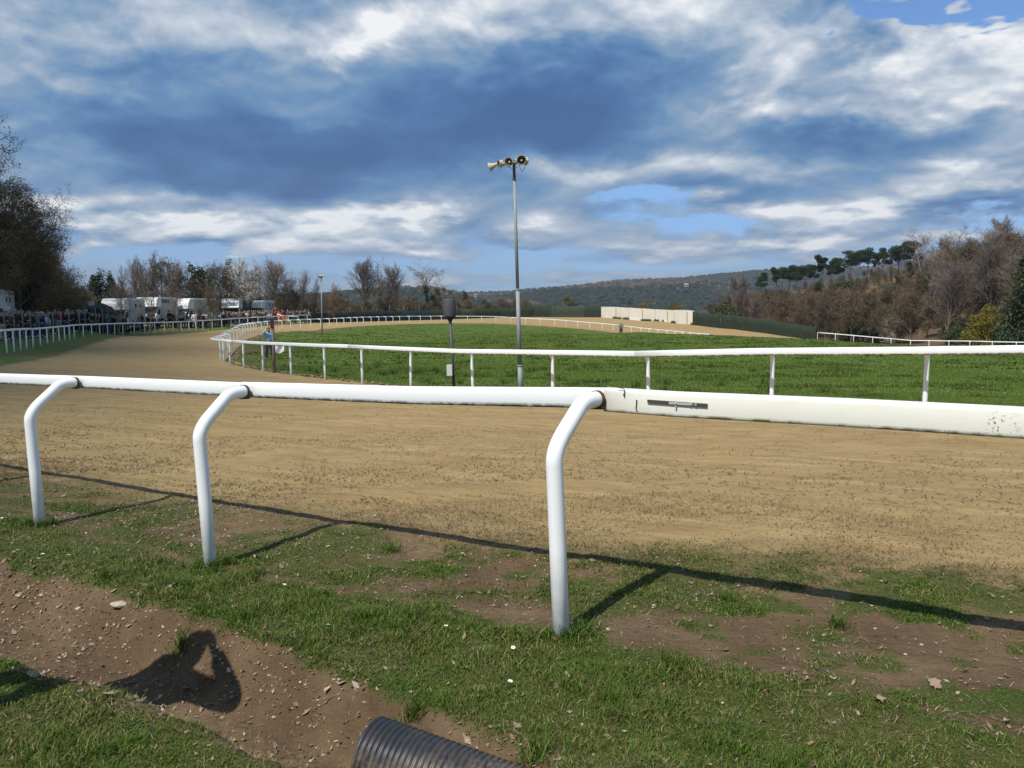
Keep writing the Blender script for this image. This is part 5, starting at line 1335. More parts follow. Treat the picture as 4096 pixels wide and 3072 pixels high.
Rt = [(70, 'dark', 'photo', 'dark'), (105, 'white', 'photo', 'dark'), (160, 'black', 'stand', 'dark'), (205, 'navy', 'photo', 'dark'), (245, 'black', 'photo', 'dark'), (300, 'black', 'folded', 'dark'), (385, 'brown', 'stand', 'dark'), (410, 'light blue', 'photo', 'jeans'), (455, 'black', 'photo', 'dark'), (480, 'dark', 'folded', 'dark'), (518, 'pink', 'stand', 'dark'), (560, 'black', 'stand', 'jeans'), (608, 'purple', 'folded', 'dark'), (650, 'grey', 'photo', 'dark'), (680, 'dark', 'stand', 'dark'),
      (715, 'grey', 'photo', 'jeans'), (760, 'grey', 'stand', 'dark'), (800, 'olive', 'folded', 'dark'), (832, 'dark', 'stand', 'dark'), (875, 'brown', 'photo', 'dark'), (905, 'dark', 'photo', 'dark'), (937, 'white', 'photo', 'jeans'), (985, 'black', 'stand', 'dark'), (1030, 'dark', 'photo', 'dark'), (1068, 'grey', 'pocket', 'dark'), (1110, 'dark', 'stand', 'dark'), (1150, 'brown', 'photo', 'dark'), (1185, 'camo', 'photo', 'navy'), (1215, 'dark', 'stand', 'dark'),
      (1245, 'light blue', 'photo', 'jeans'), (1285, 'grey', 'photo', 'jeans'), (1330, 'khaki', 'stand', 'light'), (1365, 'black', 'stand', 'dark'), (1425, 'brown', 'folded', 'dark'), (1500, 'dark', 'photo', 'dark'), (1620, 'dark', 'stand', 'dark'), (1655, 'black', 'folded', 'dark'), (1735, 'purple', 'folded', 'light'), (1770, 'purple', 'photo', 'dark'), (1800, 'grey', 'photo', 'jeans'), (1850, 'camo', 'photo', 'dark'),
      (1905, 'dark', 'stand', 'dark'), (1940, 'olive', 'photo', 'dark'), (1980, 'grey', 'photo', 'dark'), (2010, 'black', 'stand', 'dark'), (2045, 'navy', 'photo', 'dark'), (2090, 'dark', 'folded', 'dark'), (2140, 'khaki', 'stand', 'dark')]
for (v, c, ps, lg) in Rt: spect(z6(v), c, ps, lg, random.uniform(-2, 3))
def single(o, loc, rz, lb, grp=None, s=1.0): o.location = loc; o.rotation_euler = (0, 0, rz); o.scale = (s, s, s); return tag(o, lb, 'person', grp)
def ground_at(px, Y): p = at(px, 1300, Y); return Vector((p.x, p.y, gz(p.x, p.y)))
p = ground_at(z6(1560), 104); single(person('stand', CL['orange'], CL['orange'], bulk=1.2), p, face_rz(p.x, p.y), 'steward in bright orange suit standing at the rail end')
p = ground_at(z6(1482), 108) + Vector((0, 0, .55)); single(person('photo', CL['orange'], CL['orange'], bulk=1.2), p, face_rz(p.x, p.y), 'steward in orange raised above the crowd beside the white trailer')
mb = MB(); mb.box((0, 0, .27), (.9, .9, .54)); mb.box((0, 0, .56), (1.0, 1.0, .04)); tag(mb.build('platform', mat('old_wood', (.22, .16, .10), .9, .3), None, p - Vector((0, 0, .57))), 'low wooden platform under the raised orange steward', 'platform')
p = ground_at(z6(1660), 102.5); single(person('sit', CL['orange'], CL['orange'], bulk=1.2), p, face_rz(p.x, p.y), 'steward in orange crouching behind the rail')
p = ground_at(1073, 38.5); man = person('brow', CL['light blue'], TR['navy'], SKIND, HAIRS[0], SHOEM, sleeve=1.0)
s_man = (at(1073, 1308, p.y).z - p.z) / 1.78
single(man, p, face_rz(p.x, p.y, 0, 0, .25), 'man in light blue shirt and navy trousers shading his eyes inside the rail', s=s_man)
mb = MB()   # white cloth held in his hand, a draped folded sheet
random.seed(3); nx_, nz_ = 9, 7; vs = []
for i in range(nx_):
    for j in range(nz_):
        u = i / (nx_ - 1); v = j / (nz_ - 1); vs.append(((u - .35) * .62, .05 * math.sin(u * 9 + v * 3) , -.38 * v * (1 - .55 * abs(u - .45)) + .02 * math.sin(u * 7)))
for i in range(nx_):
    for j in range(nz_): x_, y_, z_ = vs[i * nz_ + j]; vs.append((x_, y_ + .015, z_))
fs = [(i * nz_ + j, (i + 1) * nz_ + j, (i + 1) * nz_ + j + 1, i * nz_ + j + 1) for i in range(nx_ - 1) for j in range(nz_ - 1)]; off = nx_ * nz_
fs += [tuple(off + k for k in f[::-1]) for f in fs]; mb.add(vs, fs, 0, True)
q = at(1104, 1384, p.y - .15); tag(mb.build('flag', CL['white'], None, q, fixn=False), 'white cloth flag held in the hand of the man in light blue', 'flag')
p = ground_at(2484, 98); fm = person('folded', CL['grey'], TR['navy'], SKIN, HAIRS[2]); s_ = (at(2484, 1275, 98).z - p.z) / 1.76
single(fm, p, face_rz(p.x, p.y), 'lone man in grey shirt standing at the far infield rail', s=min(max(s_, .9), 1.12))
p = ground_at(1079, 95); single(person('photo', CL['light blue'], TR['dark']), p, face_rz(p.x, p.y), 'person in pale blue seen over the red-topped post')
# companion just outside the left edge, whose shadow falls into the ditch
single(person('reach', CL['navy'], TR['jeans']), (-2.50, 2.98, gz(-2.50, 2.98)), face_rz(0, 0, .62, .78, 0), 'companion beyond the left edge whose shadow with raised arm falls across the ditch')

# ------------------------------------------------------------------ horse lorries
LW = mat('lorry_white', (.70, .71, .70), .35, .06, 3, dirt=(.40, .38, .33), dscale=1.2, damt=.35); LSHADE = mat('lorry_shaded_side', (.40, .42, .42), .45, .08, 3, dirt=(.25, .24, .22), damt=.4); LDG = mat('lorry_dark_teal', (.045, .075, .085), .4, .1)  # side panel grey carries the shade of the unlit sides in its colour
GLASS = mat('vehicle_glass', (.02, .03, .045), .12, .1, spec=.6); TYRE = mat('tyre', (.02, .02, .02), .85); RIM = mat('rim', (.35, .35, .35), .4, metal=.6); LAMPM = mat('headlight', (.6, .62, .62), .2); BLK = mat('black_plastic', (.025, .025, .028), .6)
def lorry(L=6.6, W=2.3, H=3.2, side=LSHADE, roofm=LW, front=LW, wins=((1.6, .42), (2.9, .42)), winz=2.55, luton=1.35, rnd=.25, split=False):
    root = empty('horse_lorry')
    yb = L / 2; cab = 1.35   # body from -L/2 to L/2-cab ; cab in front, luton above it
    b = MB(); b.box((0, (-L / 2 + yb - cab) / 2, (.75 + H) / 2), (W, L - cab, H - .75)); body = b.build('body', side, root, bevel=.08)
    r = MB(); r.box((0, (-L / 2 + yb - cab) / 2, H + .012), (W - .12, L - cab - .12, .07)); r.build('roof', roofm, root, bevel=.03)
    # luton head with rounded, raked front
    zl = 2.08; y0 = yb - cab; prof = [(y0, zl)]
    prof += [(y0 + luton + .12, zl), (y0 + luton + .14, zl + .10)]
    for k in range(7): a = math.pi / 2 * k / 6; prof.append((y0 + luton - .22 - .55 * (1 - math.cos(a)) + .30 * (1 - a / (math.pi / 2)), zl + .18 + (H - zl - .16) * math.sin(a)))
    prof += [(y0, H + .02)]
    b = MB(); b.prism([(-W / 2 + .02, y, z) for y, z in prof], (-W / 2 + .02, 0, 0), (W / 2 - .02, 0, 0)); lu = b.build('luton', front, root, bevel=.05)
    # cab
    cp = [(y0, .55), (yb + .05, .55), (yb + .08, 1.15), (yb - .15, 1.32), (yb - .62, 2.04), (y0, 2.04)]
    b = MB(); b.prism([(-W / 2 + .12, y, z) for y, z in cp], (-W / 2 + .12, 0, 0), (W / 2 - .12, 0, 0)); cabo = b.build('cab', front, root, bevel=.04)
    b = MB(); ws = [(yb - .155, 1.36), (yb - .60, 2.0)]
    def wsq(xa, xb): b.add([(xa, ws[0][0] + .022, ws[0][1]), (xb, ws[0][0] + .022, ws[0][1]), (xb * .94, ws[1][0] + .022, ws[1][1]), (xa * .94, ws[1][0] + .022, ws[1][1]), (xa, ws[0][0] - .02, ws[0][1]), (xb, ws[0][0] - .02, ws[0][1]), (xb * .94, ws[1][0] - .02, ws[1][1]), (xa * .94, ws[1][0] - .02, ws[1][1])], [(0, 1, 2, 3), (7, 6, 5, 4), (0, 4, 5, 1), (1, 5, 6, 2), (2, 6, 7, 3), (3, 7, 4, 0)])
    hw = W / 2 - .22; wsq(-hw, hw); w_ = b.build('windscreen', GLASS, cabo)
    if split: b = MB(); b.box((0, yb - .35, 1.69), (.05, .80, .05), M=Matrix.Rotation(math.atan2(.64, -.445), 3, 'X')); b.build('pillar', BLK, cabo)
    b = MB(); b.box((0, yb + .10, .72), (W - .3, .14, .30)); b.build('bumper', BLK, cabo, bevel=.02)
    b = MB(); b.box((0, yb + .085, 1.0), (1.0, .04, .18)); b.build('grille', BLK, cabo)
    for s_ in (-1, 1):
        b = MB(); b.box((s_ * .78, yb + .085, 1.0), (.32, .05, .19)); b.build('headlight', LAMPM, cabo, bevel=.015)
        b = MB(); b.prism([(s_ * (W / 2 - .115), y, z) for y, z in [(y0 + .25, 1.30), (yb - .28, 1.30), (yb - .66, 1.92), (y0 + .25, 1.92)]], (0, 0, 0), (s_ * .012, 0, 0)); b.build('side_window', GLASS, cabo)
        b = MB(); b.box((s_ * (W / 2 + .14), yb - .3, 1.62), (.16, .09, .42)); b.tube([(s_ * (W / 2 - .1), yb - .35, 1.75), (s_ * (W / 2 + .14), yb - .3, 1.75)], .015, 6); b.build('mirror', BLK, cabo)
        for i, (wy, wz) in enumerate(wins):
            b = MB(); b.box((s_ * (W / 2 + .006), y0 - wy, winz), (.02, wz, .40)); b.build('window', GLASS, body)
        b = MB(); b.box((s_ * (W / 2 + .008), y0 - 2.2, 1.55), (.022, 2.1, 1.45)); b.box((s_ * (W / 2 + .02), y0 - 2.2, .86), (.03, 2.15, .06)); b.box((s_ * (W / 2 + .02), y0 - 2.2, 2.26), (.03, 2.15, .04)); b.build('ramp_door', side, body, bevel=.008)
        b = MB(); b.box((s_ * (W / 2 + .012), (-L / 2 + y0) / 2, .80), (.03, L - cab, .10)); b.build('trim', front, body); b = MB(); b.box((s_ * (W / 2 + .012), (-L / 2 + y0) / 2, H - .10), (.025, L - cab, .06)); b.build('trim', front, body)
        for wy in (yb - .75, -L / 2 + 1.5):
            b = MB(); b.lathe((s_ * (W / 2 - .33), wy, .42), [(.2, 0), (.36, 0), (.41, .04), (.42, .12), (.41, .22), (.36, .26), (.24, .26)], 22, axis=(s_, 0, 0)); t = b.build('wheel', TYRE, root)
            b = MB(); b.lathe((s_ * (W / 2 - .33), wy, .42), [(.001, .20), (.10, .20), (.12, .23), (.20, .18), (.24, .25)], 16, axis=(s_, 0, 0)); b.build('rim', RIM, t)
    b = MB(); b.box((0, -.2, .58), (W * .7, L * .9, .22)); b.build('chassis', BLK, root)
    return root
def text_obj(txt, size, m, parent, M, depth=.012):
    cu = bpy.data.curves.new('lettering', 'FONT'); cu.body = txt; cu.size = size; cu.extrude = depth; cu.align_x = 'CENTER'; cu.align_y = 'CENTER'; cu.shear = .15; cu.offset = .012
    t = bpy.data.objects.new('t', cu); COL.objects.link(t); bpy.context.view_layer.update()
    me = bpy.data.meshes.new_from_object(t.evaluated_get(bpy.context.evaluated_depsgraph_get())); bpy.data.objects.remove(t)
    me.transform(M); return link('lettering', me, m, parent)
def put_lorry(o, px, Y, hd, lb):
    p = ground_at(px, Y); o.location = p; o.rotation_euler = (0, 0, math.atan2(-hd[0], hd[1])); return tag(o, lb, 'horse lorry')
put_lorry(lorry(5.6, 2.25, 3.25), 499, 79, (.10, -1), 'first white horse lorry with side greyed for shade and two small windows')
put_lorry(lorry(6.0, 2.3, 3.12, wins=((.5, .55), (1.25, .55), (2.0, .55)), winz=2.72), 633, 86, (.05, -1), 'second white horse lorry with three windows high on its side')
put_lorry(lorry(7.0, 2.4, 3.3, side=mat('lorry_beige_panel', (.46, .45, .41), .5, .06, dirt=(.3, .28, .24)), wins=((2.9, .4),), winz=2.7, split=True), 782, 93, (-.12, -1), 'third horse lorry, largest, with rounded front and one small side window')
lo = put_lorry(lorry(5.2, 2.5, 3.35, side=LDG, wins=((.7, .4), (2.0, .7)), winz=2.7), 952, 106.5, (-.02, -1), 'horse lorry with HORSES lettered on its white front and dark teal sides')
y0_ = 5.2 / 2 - 1.35
TXB = mat('blue_lettering', (.02, .07, .28), .5); TXG = mat('green_lettering', (.05, .32, .10), .5)
LUT = [c for c in lo.children if c.name.startswith('luton')][0]
Mx = Matrix.Translation((.05, y0_ + 1.17, 2.70)) @ Matrix.Rotation(math.pi, 4, 'Z') @ Matrix.Rotation(R(65), 4, 'X')
tx = text_obj('HORSES', .54, TXB, LUT, Matrix.Translation((.0, y0_ + 1.35 + .10, 2.66)) @ Matrix.Rotation(math.pi, 4, 'Z') @ Matrix.Rotation(R(72), 4, 'X'))
b = MB(); b.tube([(.70, y0_ + 1.40, 2.88), (.35, y0_ + 1.36, 2.97), (-.1, y0_ + 1.37, 2.90)], .03, 6); b.build('swoosh', TXG, LUT)
put_lorry(lorry(5.0, 2.3, 3.1), 1046, 111, (-.05, -1), 'white-fronted lorry at the right end, next to the lettered one')
put_lorry(lorry(6.0, 2.3, 3.3, side=LW), -34, 62, (.4, -1), 'pale grey lorry cut off by the left image edge')
# marquee and stall
DGC = mat('dark_green_canvas', (.010, .028, .022), .8, .3); WOODP = mat('weathered_wood', (.20, .165, .125), .9, .3, 12); SIGNW = mat('sign_white', (.6, .6, .58), .6)
p = ground_at(312, 72); rz_m = .12
mq = empty('marquee', p, rz_m, 'long low dark green marquee behind the spectators', 'marquee')
b = MB(); b.add([(-2.6, -1.6, 2.15), (2.6, -1.6, 2.15), (2.6, 1.6, 2.15), (-2.6, 1.6, 2.15), (-2.3, 0, 2.62), (2.3, 0, 2.62), (-2.65, -1.65, 1.75), (2.65, -1.65, 1.75), (2.65, 1.65, 1.75), (-2.65, 1.65, 1.75)],
                [(0, 1, 5, 4), (2, 3, 4, 5), (1, 2, 5), (3, 0, 4), (0, 6, 7, 1), (1, 7, 8, 2), (2, 8, 9, 3), (3, 9, 6, 0)]); b.build('canopy', DGC, mq, fixn=False)
b = MB(); b.box((0, 1.55, 1.05), (5.1, .05, 2.1)); b.box((2.5, 0, 1.05), (.05, 3.0, 2.1)); b.build('wall', DGC, mq)
for sx in (-2.5, -.8, .9, 2.5): b = MB(); b.tube([(sx, -1.55, 0), (sx, -1.55, 2.2)], .045, 8); b.build('pole', WOODP, mq)
b = MB(); b.box((-.6, -.6, .45), (2.6, .7, .9)); b.build('counter', mat('counter', (.12, .1, .08), .8), mq, bevel=.02)
p = at(365, 1214, 69); g_ = gz(p.x, p.y)
sg = empty('sign', (p.x, p.y, g_), 0, 'small blank white board on a pole above the right end of the marquee', 'sign'); b = MB(); b.box((0, 0, p.z - g_), (.52, .03, .36)); b.build('board', SIGNW, sg, bevel=.01); b = MB(); b.tube([(0, .03, 0), (0, .03, p.z - g_)], .02, 6); b.build('pole', WOODP, sg)
p = at(18 + 17, 1232, 47); g_ = gz(p.x, p.y)
sg = empty('sign', (p.x, p.y, g_), 0, 'small pale notice plate on a pole by the left edge', 'sign'); b = MB(); b.box((0, 0, p.z - g_), (.17, .02, .12)); b.build('board', SIGNW, sg, bevel=.004); b = MB(); b.tube([(0, .03, 0), (0, .03, p.z - g_)], .012, 6); b.build('pole', WOODP, sg)
p = ground_at(416, 73); st = empty('stall', p, .1, 'open-fronted stall with white frame and dark red inside, right of the marquee', 'stall')
b = MB(); b.box((0, .9, 1.25), (.85, .05, 2.5)); b.box((-.4, .45, 1.25), (.04, .9, 2.5)); b.box((.4, .45, 1.25), (.04, .9, 2.5)); b.build('wall', mat('dark_red_lining', (.05, .015, .015), .8), st)
b = MB(); [b.tube([(sx, 0, 0), (sx, 0, 2.6)], .04, 8) for sx in (-.45, .45)]; b.tube([(-.48, 0, 2.6), (.48, 0, 2.6)], .05, 8); b.build('frame', LW, st)
b = MB(); b.box((.12, -.02, 2.15), (.32, .02, .24)); b.build('notice', SIGNW, st, bevel=.005)
# camera tower
Yt = 71; p = ground_at(200, Yt); tw_ = empty('camera_tower', p, .1, 'rickety wooden camera platform on stilts above the crowd', 'platform')
hz_ = at(215, 1238, Yt).z - p.z; k_ = Yt / F
for sx, sy in [(-.75, -.5), (.75, -.5), (-.75, .5), (.75, .5)]: b = MB(); b.tube([(sx * 1.05, sy * 1.05, 0), (sx, sy, hz_ + .55 * (sx < 0))], .045, 8); b.build('leg', WOODP, tw_)
b = MB(); b.box((0, 0, hz_), (1.7, 1.2, .06)); b.build('deck', WOODP, tw_)
b = MB(); b.tube([(-.75, -.5, .3), (.75, -.5, hz_ - .2)], .025, 6); b.build('brace', WOODP, tw_)
b = MB(); b.box((-.27, -.54, hz_ + .28), (.62, .03, .46)); b.build('panel', mat('tan_board', (.33, .24, .17), .8, .2), tw_, bevel=.01)
b = MB(); b.tube([(-.8, -.52, hz_ + .6), (-.3, -.52, hz_ + .6)], .02, 6); b.tube([(-.78, -.52, hz_ + .05), (-.3, -.52, hz_ + .05)], .02, 6); b.build('railing', WOODP, tw_)
q = at(213, 1238, Yt); op = person('camera', CL['black'], TR['black'], SKIND, HAIRS[0]); so_ = (at(216, 1175, Yt).z - q.z) / 1.75
single(op, (q.x, q.y, q.z + .03), face_rz(q.x, q.y, 20, 40), 'camera operator in black standing on the wooden tower', s=so_ if so_ < 1.1 else 1.0)
q2 = q + Vector((.22, -.42, .03)); cm = empty('video_camera', q2, face_rz(q.x, q.y, 20, 40), 'black video camera on tripod in front of the operator', 'camera')
hh = 1.32 * so_
for a in (0, 2.1, 4.2): b = MB(); b.tube([(0, 0, hh - .08), (.38 * math.cos(a), .38 * math.sin(a), 0)], .016, 6); b.build('leg', BLK, cm)
b = MB(); b.box((0, 0, hh + .03), (.11, .26, .15)); b.build('body', BLK, cm, bevel=.015); b = MB(); b.lathe((0, .12, hh + .03), [(.04, 0), (.045, .12), (.058, .15), (.058, .19), (.03, .19)], 14, axis=(0, 1, 0)); b.build('lens', BLK, cm)

# wire fence with stakes in front of the spectators, running on behind the dark screen
def stake_fence(name, pts, label, h=2.0, r=.045, top=None):
    root = empty(name, pts[0], 0, label, 'fence')
    for i, p_ in enumerate(pts):
        hh_ = h * random.uniform(.9, 1.08); b = MB(); lx, ly = random.uniform(-.05, .05), random.uniform(-.05, .05); o_ = p_ - pts[0]
        b.tube([o_ + Vector((0, 0, -.3)), o_ + Vector((lx, ly, hh_ * .6)), o_ + Vector((lx * 1.4, ly * 1.4, hh_))], [r, r * .95, r * .85], 8); b.build('post', WOODP, root)
    b = MB()
    for f in (.45, .75, .95): 
        for a, c in zip(pts[:-1], pts[1:]): b.tube([a - pts[0] + Vector((0, 0, h * f)), c - pts[0] + Vector((0, 0, h * f))], .006, 4)
    b.build('wire', DARKWIRE, root, fixn=False); return root
random.seed(8)
sp_ = [ground_at(px, float(np.interp(px, [0, 40, 330, 620, 1000, 1270], [45, 47, 61, 79, 98.5, 107.5]))) for px in (-60, 22, 58, 92, 122, 160, 193, 213, 245, 278, 316, 345, 385, 411, 470, 500, 560, 618, 668, 711, 742, 790, 850, 872, 914, 960, 996, 1035, 1080, 1130, 1175, 1222)]
stake_fence('wire_fence', sp_, 'wire fence on weathered wooden stakes holding back the spectators')
sp_ = [ground_at(px, Y) for px, Y in [(1267, 119), (1312, 126), (1357, 130), (1400, 134), (1452, 138), (1507, 142), (1560, 145), (1617, 148), (1679, 152), (1750, 156), (1830, 160)]]
stake_fence('wire_fence', sp_, 'line of pale stakes standing above the dark screen fence', h=2.55)

# ------------------------------------------------------------------ screens and panel wall
def screen_mat(n, c):
    return mat(n, c, .9, .35, 2.2, dirt=tuple(x * 1.8 + .01 for x in c), dscale=1.5, damt=.5)
SC1 = screen_mat('dark_screen', (.012, .022, .024)); SC2 = screen_mat('green_screen', (.022, .033, .021)); SC3 = screen_mat('green_screen_pale', (.038, .052, .034))
def screen(name, pts, hts, material, label, step=3.0, sag=.10, alt=None):
    root = empty(name, pts[0], 0, label, 'fence'); P = [pts[0]]; H = [hts[0]]
    for a, b_, ha, hb in zip(pts[:-1], pts[1:], hts[:-1], hts[1:]):
        n = max(1, round((b_ - a).length / step))
        for i in range(1, n + 1): P.append(a.lerp(b_, i / n)); H.append(ha + (hb - ha) * i / n)
    for i in range(len(P) - 1):
        a, c = P[i] - pts[0], P[i + 1] - pts[0]; t = (c - a).normalized(); nn = Vector((-t.y, t.x, 0)); m_ = 8; b = MB(); vs = []; j0, j1 = random.uniform(-.06, .06), random.uniform(-.06, .06)
        for k in range(m_ + 1):
            u = k / m_; q = a.lerp(c, u); hh_ = H[i] + (H[i + 1] - H[i]) * u + j0 * (1 - u) + j1 * u - sag * math.sin(math.pi * u) * random.uniform(.3, 1); w_ = .05 * math.sin(u * 9 + i)
            for z_ in (-.15, hh_ * .5, hh_): vs.append(q + nn * (w_ * (1 if 0 < z_ < hh_ else .3)) + Vector((0, 0, z_)))
        fr = [(k * 3 + j, (k + 1) * 3 + j, (k + 1) * 3 + j + 1, k * 3 + j + 1) for k in range(m_) for j in range(2)]
        n0 = len(vs); vs2 = [v + nn * .012 for v in vs]; b.add(vs + vs2, fr + [tuple(n0 + x for x in f[::-1]) for f in fr] + [(k * 3 + 2, (k + 1) * 3 + 2, n0 + (k + 1) * 3 + 2, n0 + k * 3 + 2) for k in range(m_)], 0, True)
        b.build('screen_panel', alt if (alt and random.random() < .25) else material, root, fixn=False)
        b = MB(); b.tube([a + nn * .06 + Vector((0, 0, -.3)), a + nn * .06 + Vector((0, 0, H[i] + .06))], .035, 6); b.build('post', WOODP, root)
    return root
random.seed(77)
screen('screen_fence', FE[:3] + [FE[2].lerp(FE[3], .3)], [1.45, 1.55, 1.75, 1.75], SC1, 'dark blue-green fabric screen fence behind the bend, left stretch')
screen('screen_fence', [FE[2].lerp(FE[3], .3), FE[3], FE[4], FE[5]], [1.75, 1.75, 2.1, 2.05], SC2, 'dull green mesh screen fence between dark screen and white wall', alt=SC3)
screen('screen_fence', FE[8:], [2.0, 2.0, 1.9, 1.8, 1.7], SC2, 'dark green mesh screen fence right of the white wall', alt=None, sag=.12)
PWM = [mat('cream_panel', (.74, .70, .60), .7, .06, 1.5, dirt=(.42, .36, .25), dscale=.8, damt=.4), mat('pale_panel', (.80, .78, .70), .7, .05, 1.5)]
wall = empty('panel_wall', FE[5], 0, 'wall of upright cream white panels standing at the outer edge of the far sand', 'wall')
wx = [2405, 2464, 2517, 2570, 2622, 2670, 2696, 2748, 2779]; wt = [1227, 1228, 1231, 1234, 1237, 1239, 1240, 1241, 1243]; wbm = [1271, 1273, 1279, 1284, 1287, 1291, 1294, 1297, 1300]
for i in range(8):
    Ya = float(np.interp(wx[i], [2405, 2517, 2646, 2770], [146, 136, 127, 119])); Yb = float(np.interp(wx[i + 1], [2405, 2517, 2646, 2770], [146, 136, 127, 119])); d_ = .0 if i % 2 else .25
    a0, a1 = at(wx[i], wbm[i] + 4, Ya - d_), at(wx[i], wt[i] + random.uniform(-1, 1), Ya - d_); b0, b1 = at(wx[i + 1] - 1.0, wbm[i + 1] + 4, Yb - d_), at(wx[i + 1] - 1.0, wt[i + 1] + random.uniform(-1, 1), Yb - d_)
    b = MB(); b.prism([q - wall.location for q in (a0, b0, b1, a1)], (0, 0, 0), (0, .12, 0)); pn = b.build('panel', PWM[0], wall, bevel=.02)
    if 2 <= i <= 4:
        f = .28; L = [a0, b0, b0.lerp(b1, f), a0.lerp(a1, f)]; b = MB(); b.prism([q - wall.location - Vector((0, .06, 0)) for q in L], (0, 0, 0), (0, -.05, 0)); b.build('lower_board', PWM[1], pn, bevel=.01)
# weeds along the foot of the wall
xs_ = []
for i in range(1500):
    px = random.uniform(2440, 2790); Y = float(np.interp(px, [2405, 2517, 2646, 2770], [146, 136, 127, 119])) - random.uniform(.5, 1.3); q = at(px, 1300, Y); xs_.append((q.x, q.y))
xs_ = np.array(xs_); cl_ = vn(xs_[:, 0] * .8, xs_[:, 1] * .8, 5) > .45; xs_ = xs_[cl_]; k = len(xs_)
blade_obj('weeds', [blades(xs_[:, 0], xs_[:, 1], rng.uniform(.15, .5, k), rng.uniform(.05, .3, k), np.full(k, .09), pal(k, [(.05, .09, .02), (.09, .12, .035)], [.5, .5]))], 'weeds along the foot of the white panel wall')

# ------------------------------------------------------------------ poles
GALV = mat('galvanised_steel', (.27, .295, .31), .6, .12, 30, metal=.05, dirt=(.20, .21, .215)); DGREY = mat('dark_grey_paint', (.075, .08, .095), .5, .1)
HORN = mat('horn_cream', (.50, .46, .34), .55, .1, 10, dirt=(.22, .18, .12)); HORNIN = mat('horn_inside', (.12, .10, .075), .7)
def horn(mouth, d, root, s=1.0, twin=False):
    d = Vector(d).normalized(); base = Vector(mouth) - d * .26 * s
    b = MB(); pr = [(.001, -.12), (.045, -.12), (.05, -.11), (.05, -.02), (.034, 0), (.036, .05), (.046, .11), (.065, .17), (.090, .225), (.112, .255), (.116, .262), (.112, .264)]
    b.lathe(base, [(r_ * s, h_ * s) for r_, h_ in pr], 24, axis=d); h = b.build('horn', HORN, root)
    b = MB(); b.lathe(base, [(r_ * s, h_ * s) for r_, h_ in [(.1115, .263), (.086, .222), (.060, .165), (.040, .11), (.030, .06), (.001, .06)]], 24, axis=d); b.build('bell_lining', HORNIN, h)
    b = MB(); b.lathe(base, [(r_ * s, h_ * s) for r_, h_ in [(.001, .235), (.022, .232), (.03, .21), (.028, .12), (.015, .08)]], 16, axis=d); b.build('reflex_cone', HORN, h)
    return h
Yp = 19.5
A = at(2083, 1572, Yp); T = at(2056, 662, Yp); A.z = gz(A.x, A.y) - .1
lp = empty('loudspeaker_pole', A, 0, 'tall grey steel pole with a cluster of cream horn loudspeakers on top', 'loudspeaker pole')
ax = T - A; segs_ = [(0, .34, .062, .057), (.34, .62, .050, .046), (.62, .925, .041, .037), (.925, 1.0, .034, .034)]
f1 = (1572 - 1448) / 910; f2 = (1572 - 1145) / 910; f3 = (1572 - 715) / 910
for (a, c, r0, r1) in [(0, f1, .064, .060), (f1, f2, .054, .049), (f2, f3, .041, .037), (f3, 1.0, .036, .036)]:
    b = MB(); b.tube([ax * a, ax * c], [r0, r1], 18); 
    b.build('pole_section', GALV if a < .9 else DGREY, lp)
    if a: b = MB(); b.lathe(ax * a - ax.normalized() * .02, [(.03, 0), (r0 + .014, 0), (r0 + .014, .03), (r0, .04)], 18, axis=ax.normalized()); b.build('collar', GALV, lp)
LO = lambda px, py, dy=0.0: at(px, py, Yp + dy) - A
horn(LO(2086, 641, -.30), (-.10, -1, -.06), lp, 1.03); horn(LO(2034, 648, -.22), (-.52, -.85, -.10), lp, .95); horn(LO(1995, 658, -.02), (-.95, -.30, -.14), lp, .95); horn(LO(1960, 668, .25), (-.93, .36, -.30), lp, .98); horn(LO(2104, 645, .30), (.75, .65, .03), lp, .85)
b = MB(); b.tube([LO(1990, 655, .1), LO(2056, 647, 0), LO(2112, 645, 0)], .016, 8); b.tube([LO(2056, 640, .0), LO(2057, 665, 0)], .03, 8); b.build('bracket', DGREY, lp)
b = MB()
for pts_ in ([(2075, 655), (2082, 676), (2087, 686)], [(2103, 650), (2098, 672), (2088, 686)], [(2040, 665), (2047, 677), (2053, 680)], [(2030, 668), (2034, 670), (2040, 667)], [(2061, 668), (2070, 673), (2068, 660)], [(2104, 648), (2116, 645)]):
    b.tube(smooth_path([LO(*q, -.05) for q in pts_], 2), .006, 5)
b.build('cable', DARKWIRE, lp)
A2 = at(1289, 1336, 80); T2 = at(1285, 1106, 80); A2.z = gz(A2.x, A2.y) - .1; lp2 = empty('loudspeaker_pole', A2, 0, 'distant grey pole with one small horn loudspeaker on the bend', 'loudspeaker pole')
b = MB(); b.tube([(0, 0, 0), T2 - A2], [.07, .055], 12); b.build('pole', GALV, lp2); horn(T2 - A2 + Vector((-.25, -.15, -.02)), (-.9, -.4, -.15), lp2, 1.8); horn(T2 - A2 + Vector((-.1, .3, .0)), (-.2, .9, -.1), lp2, 1.5)
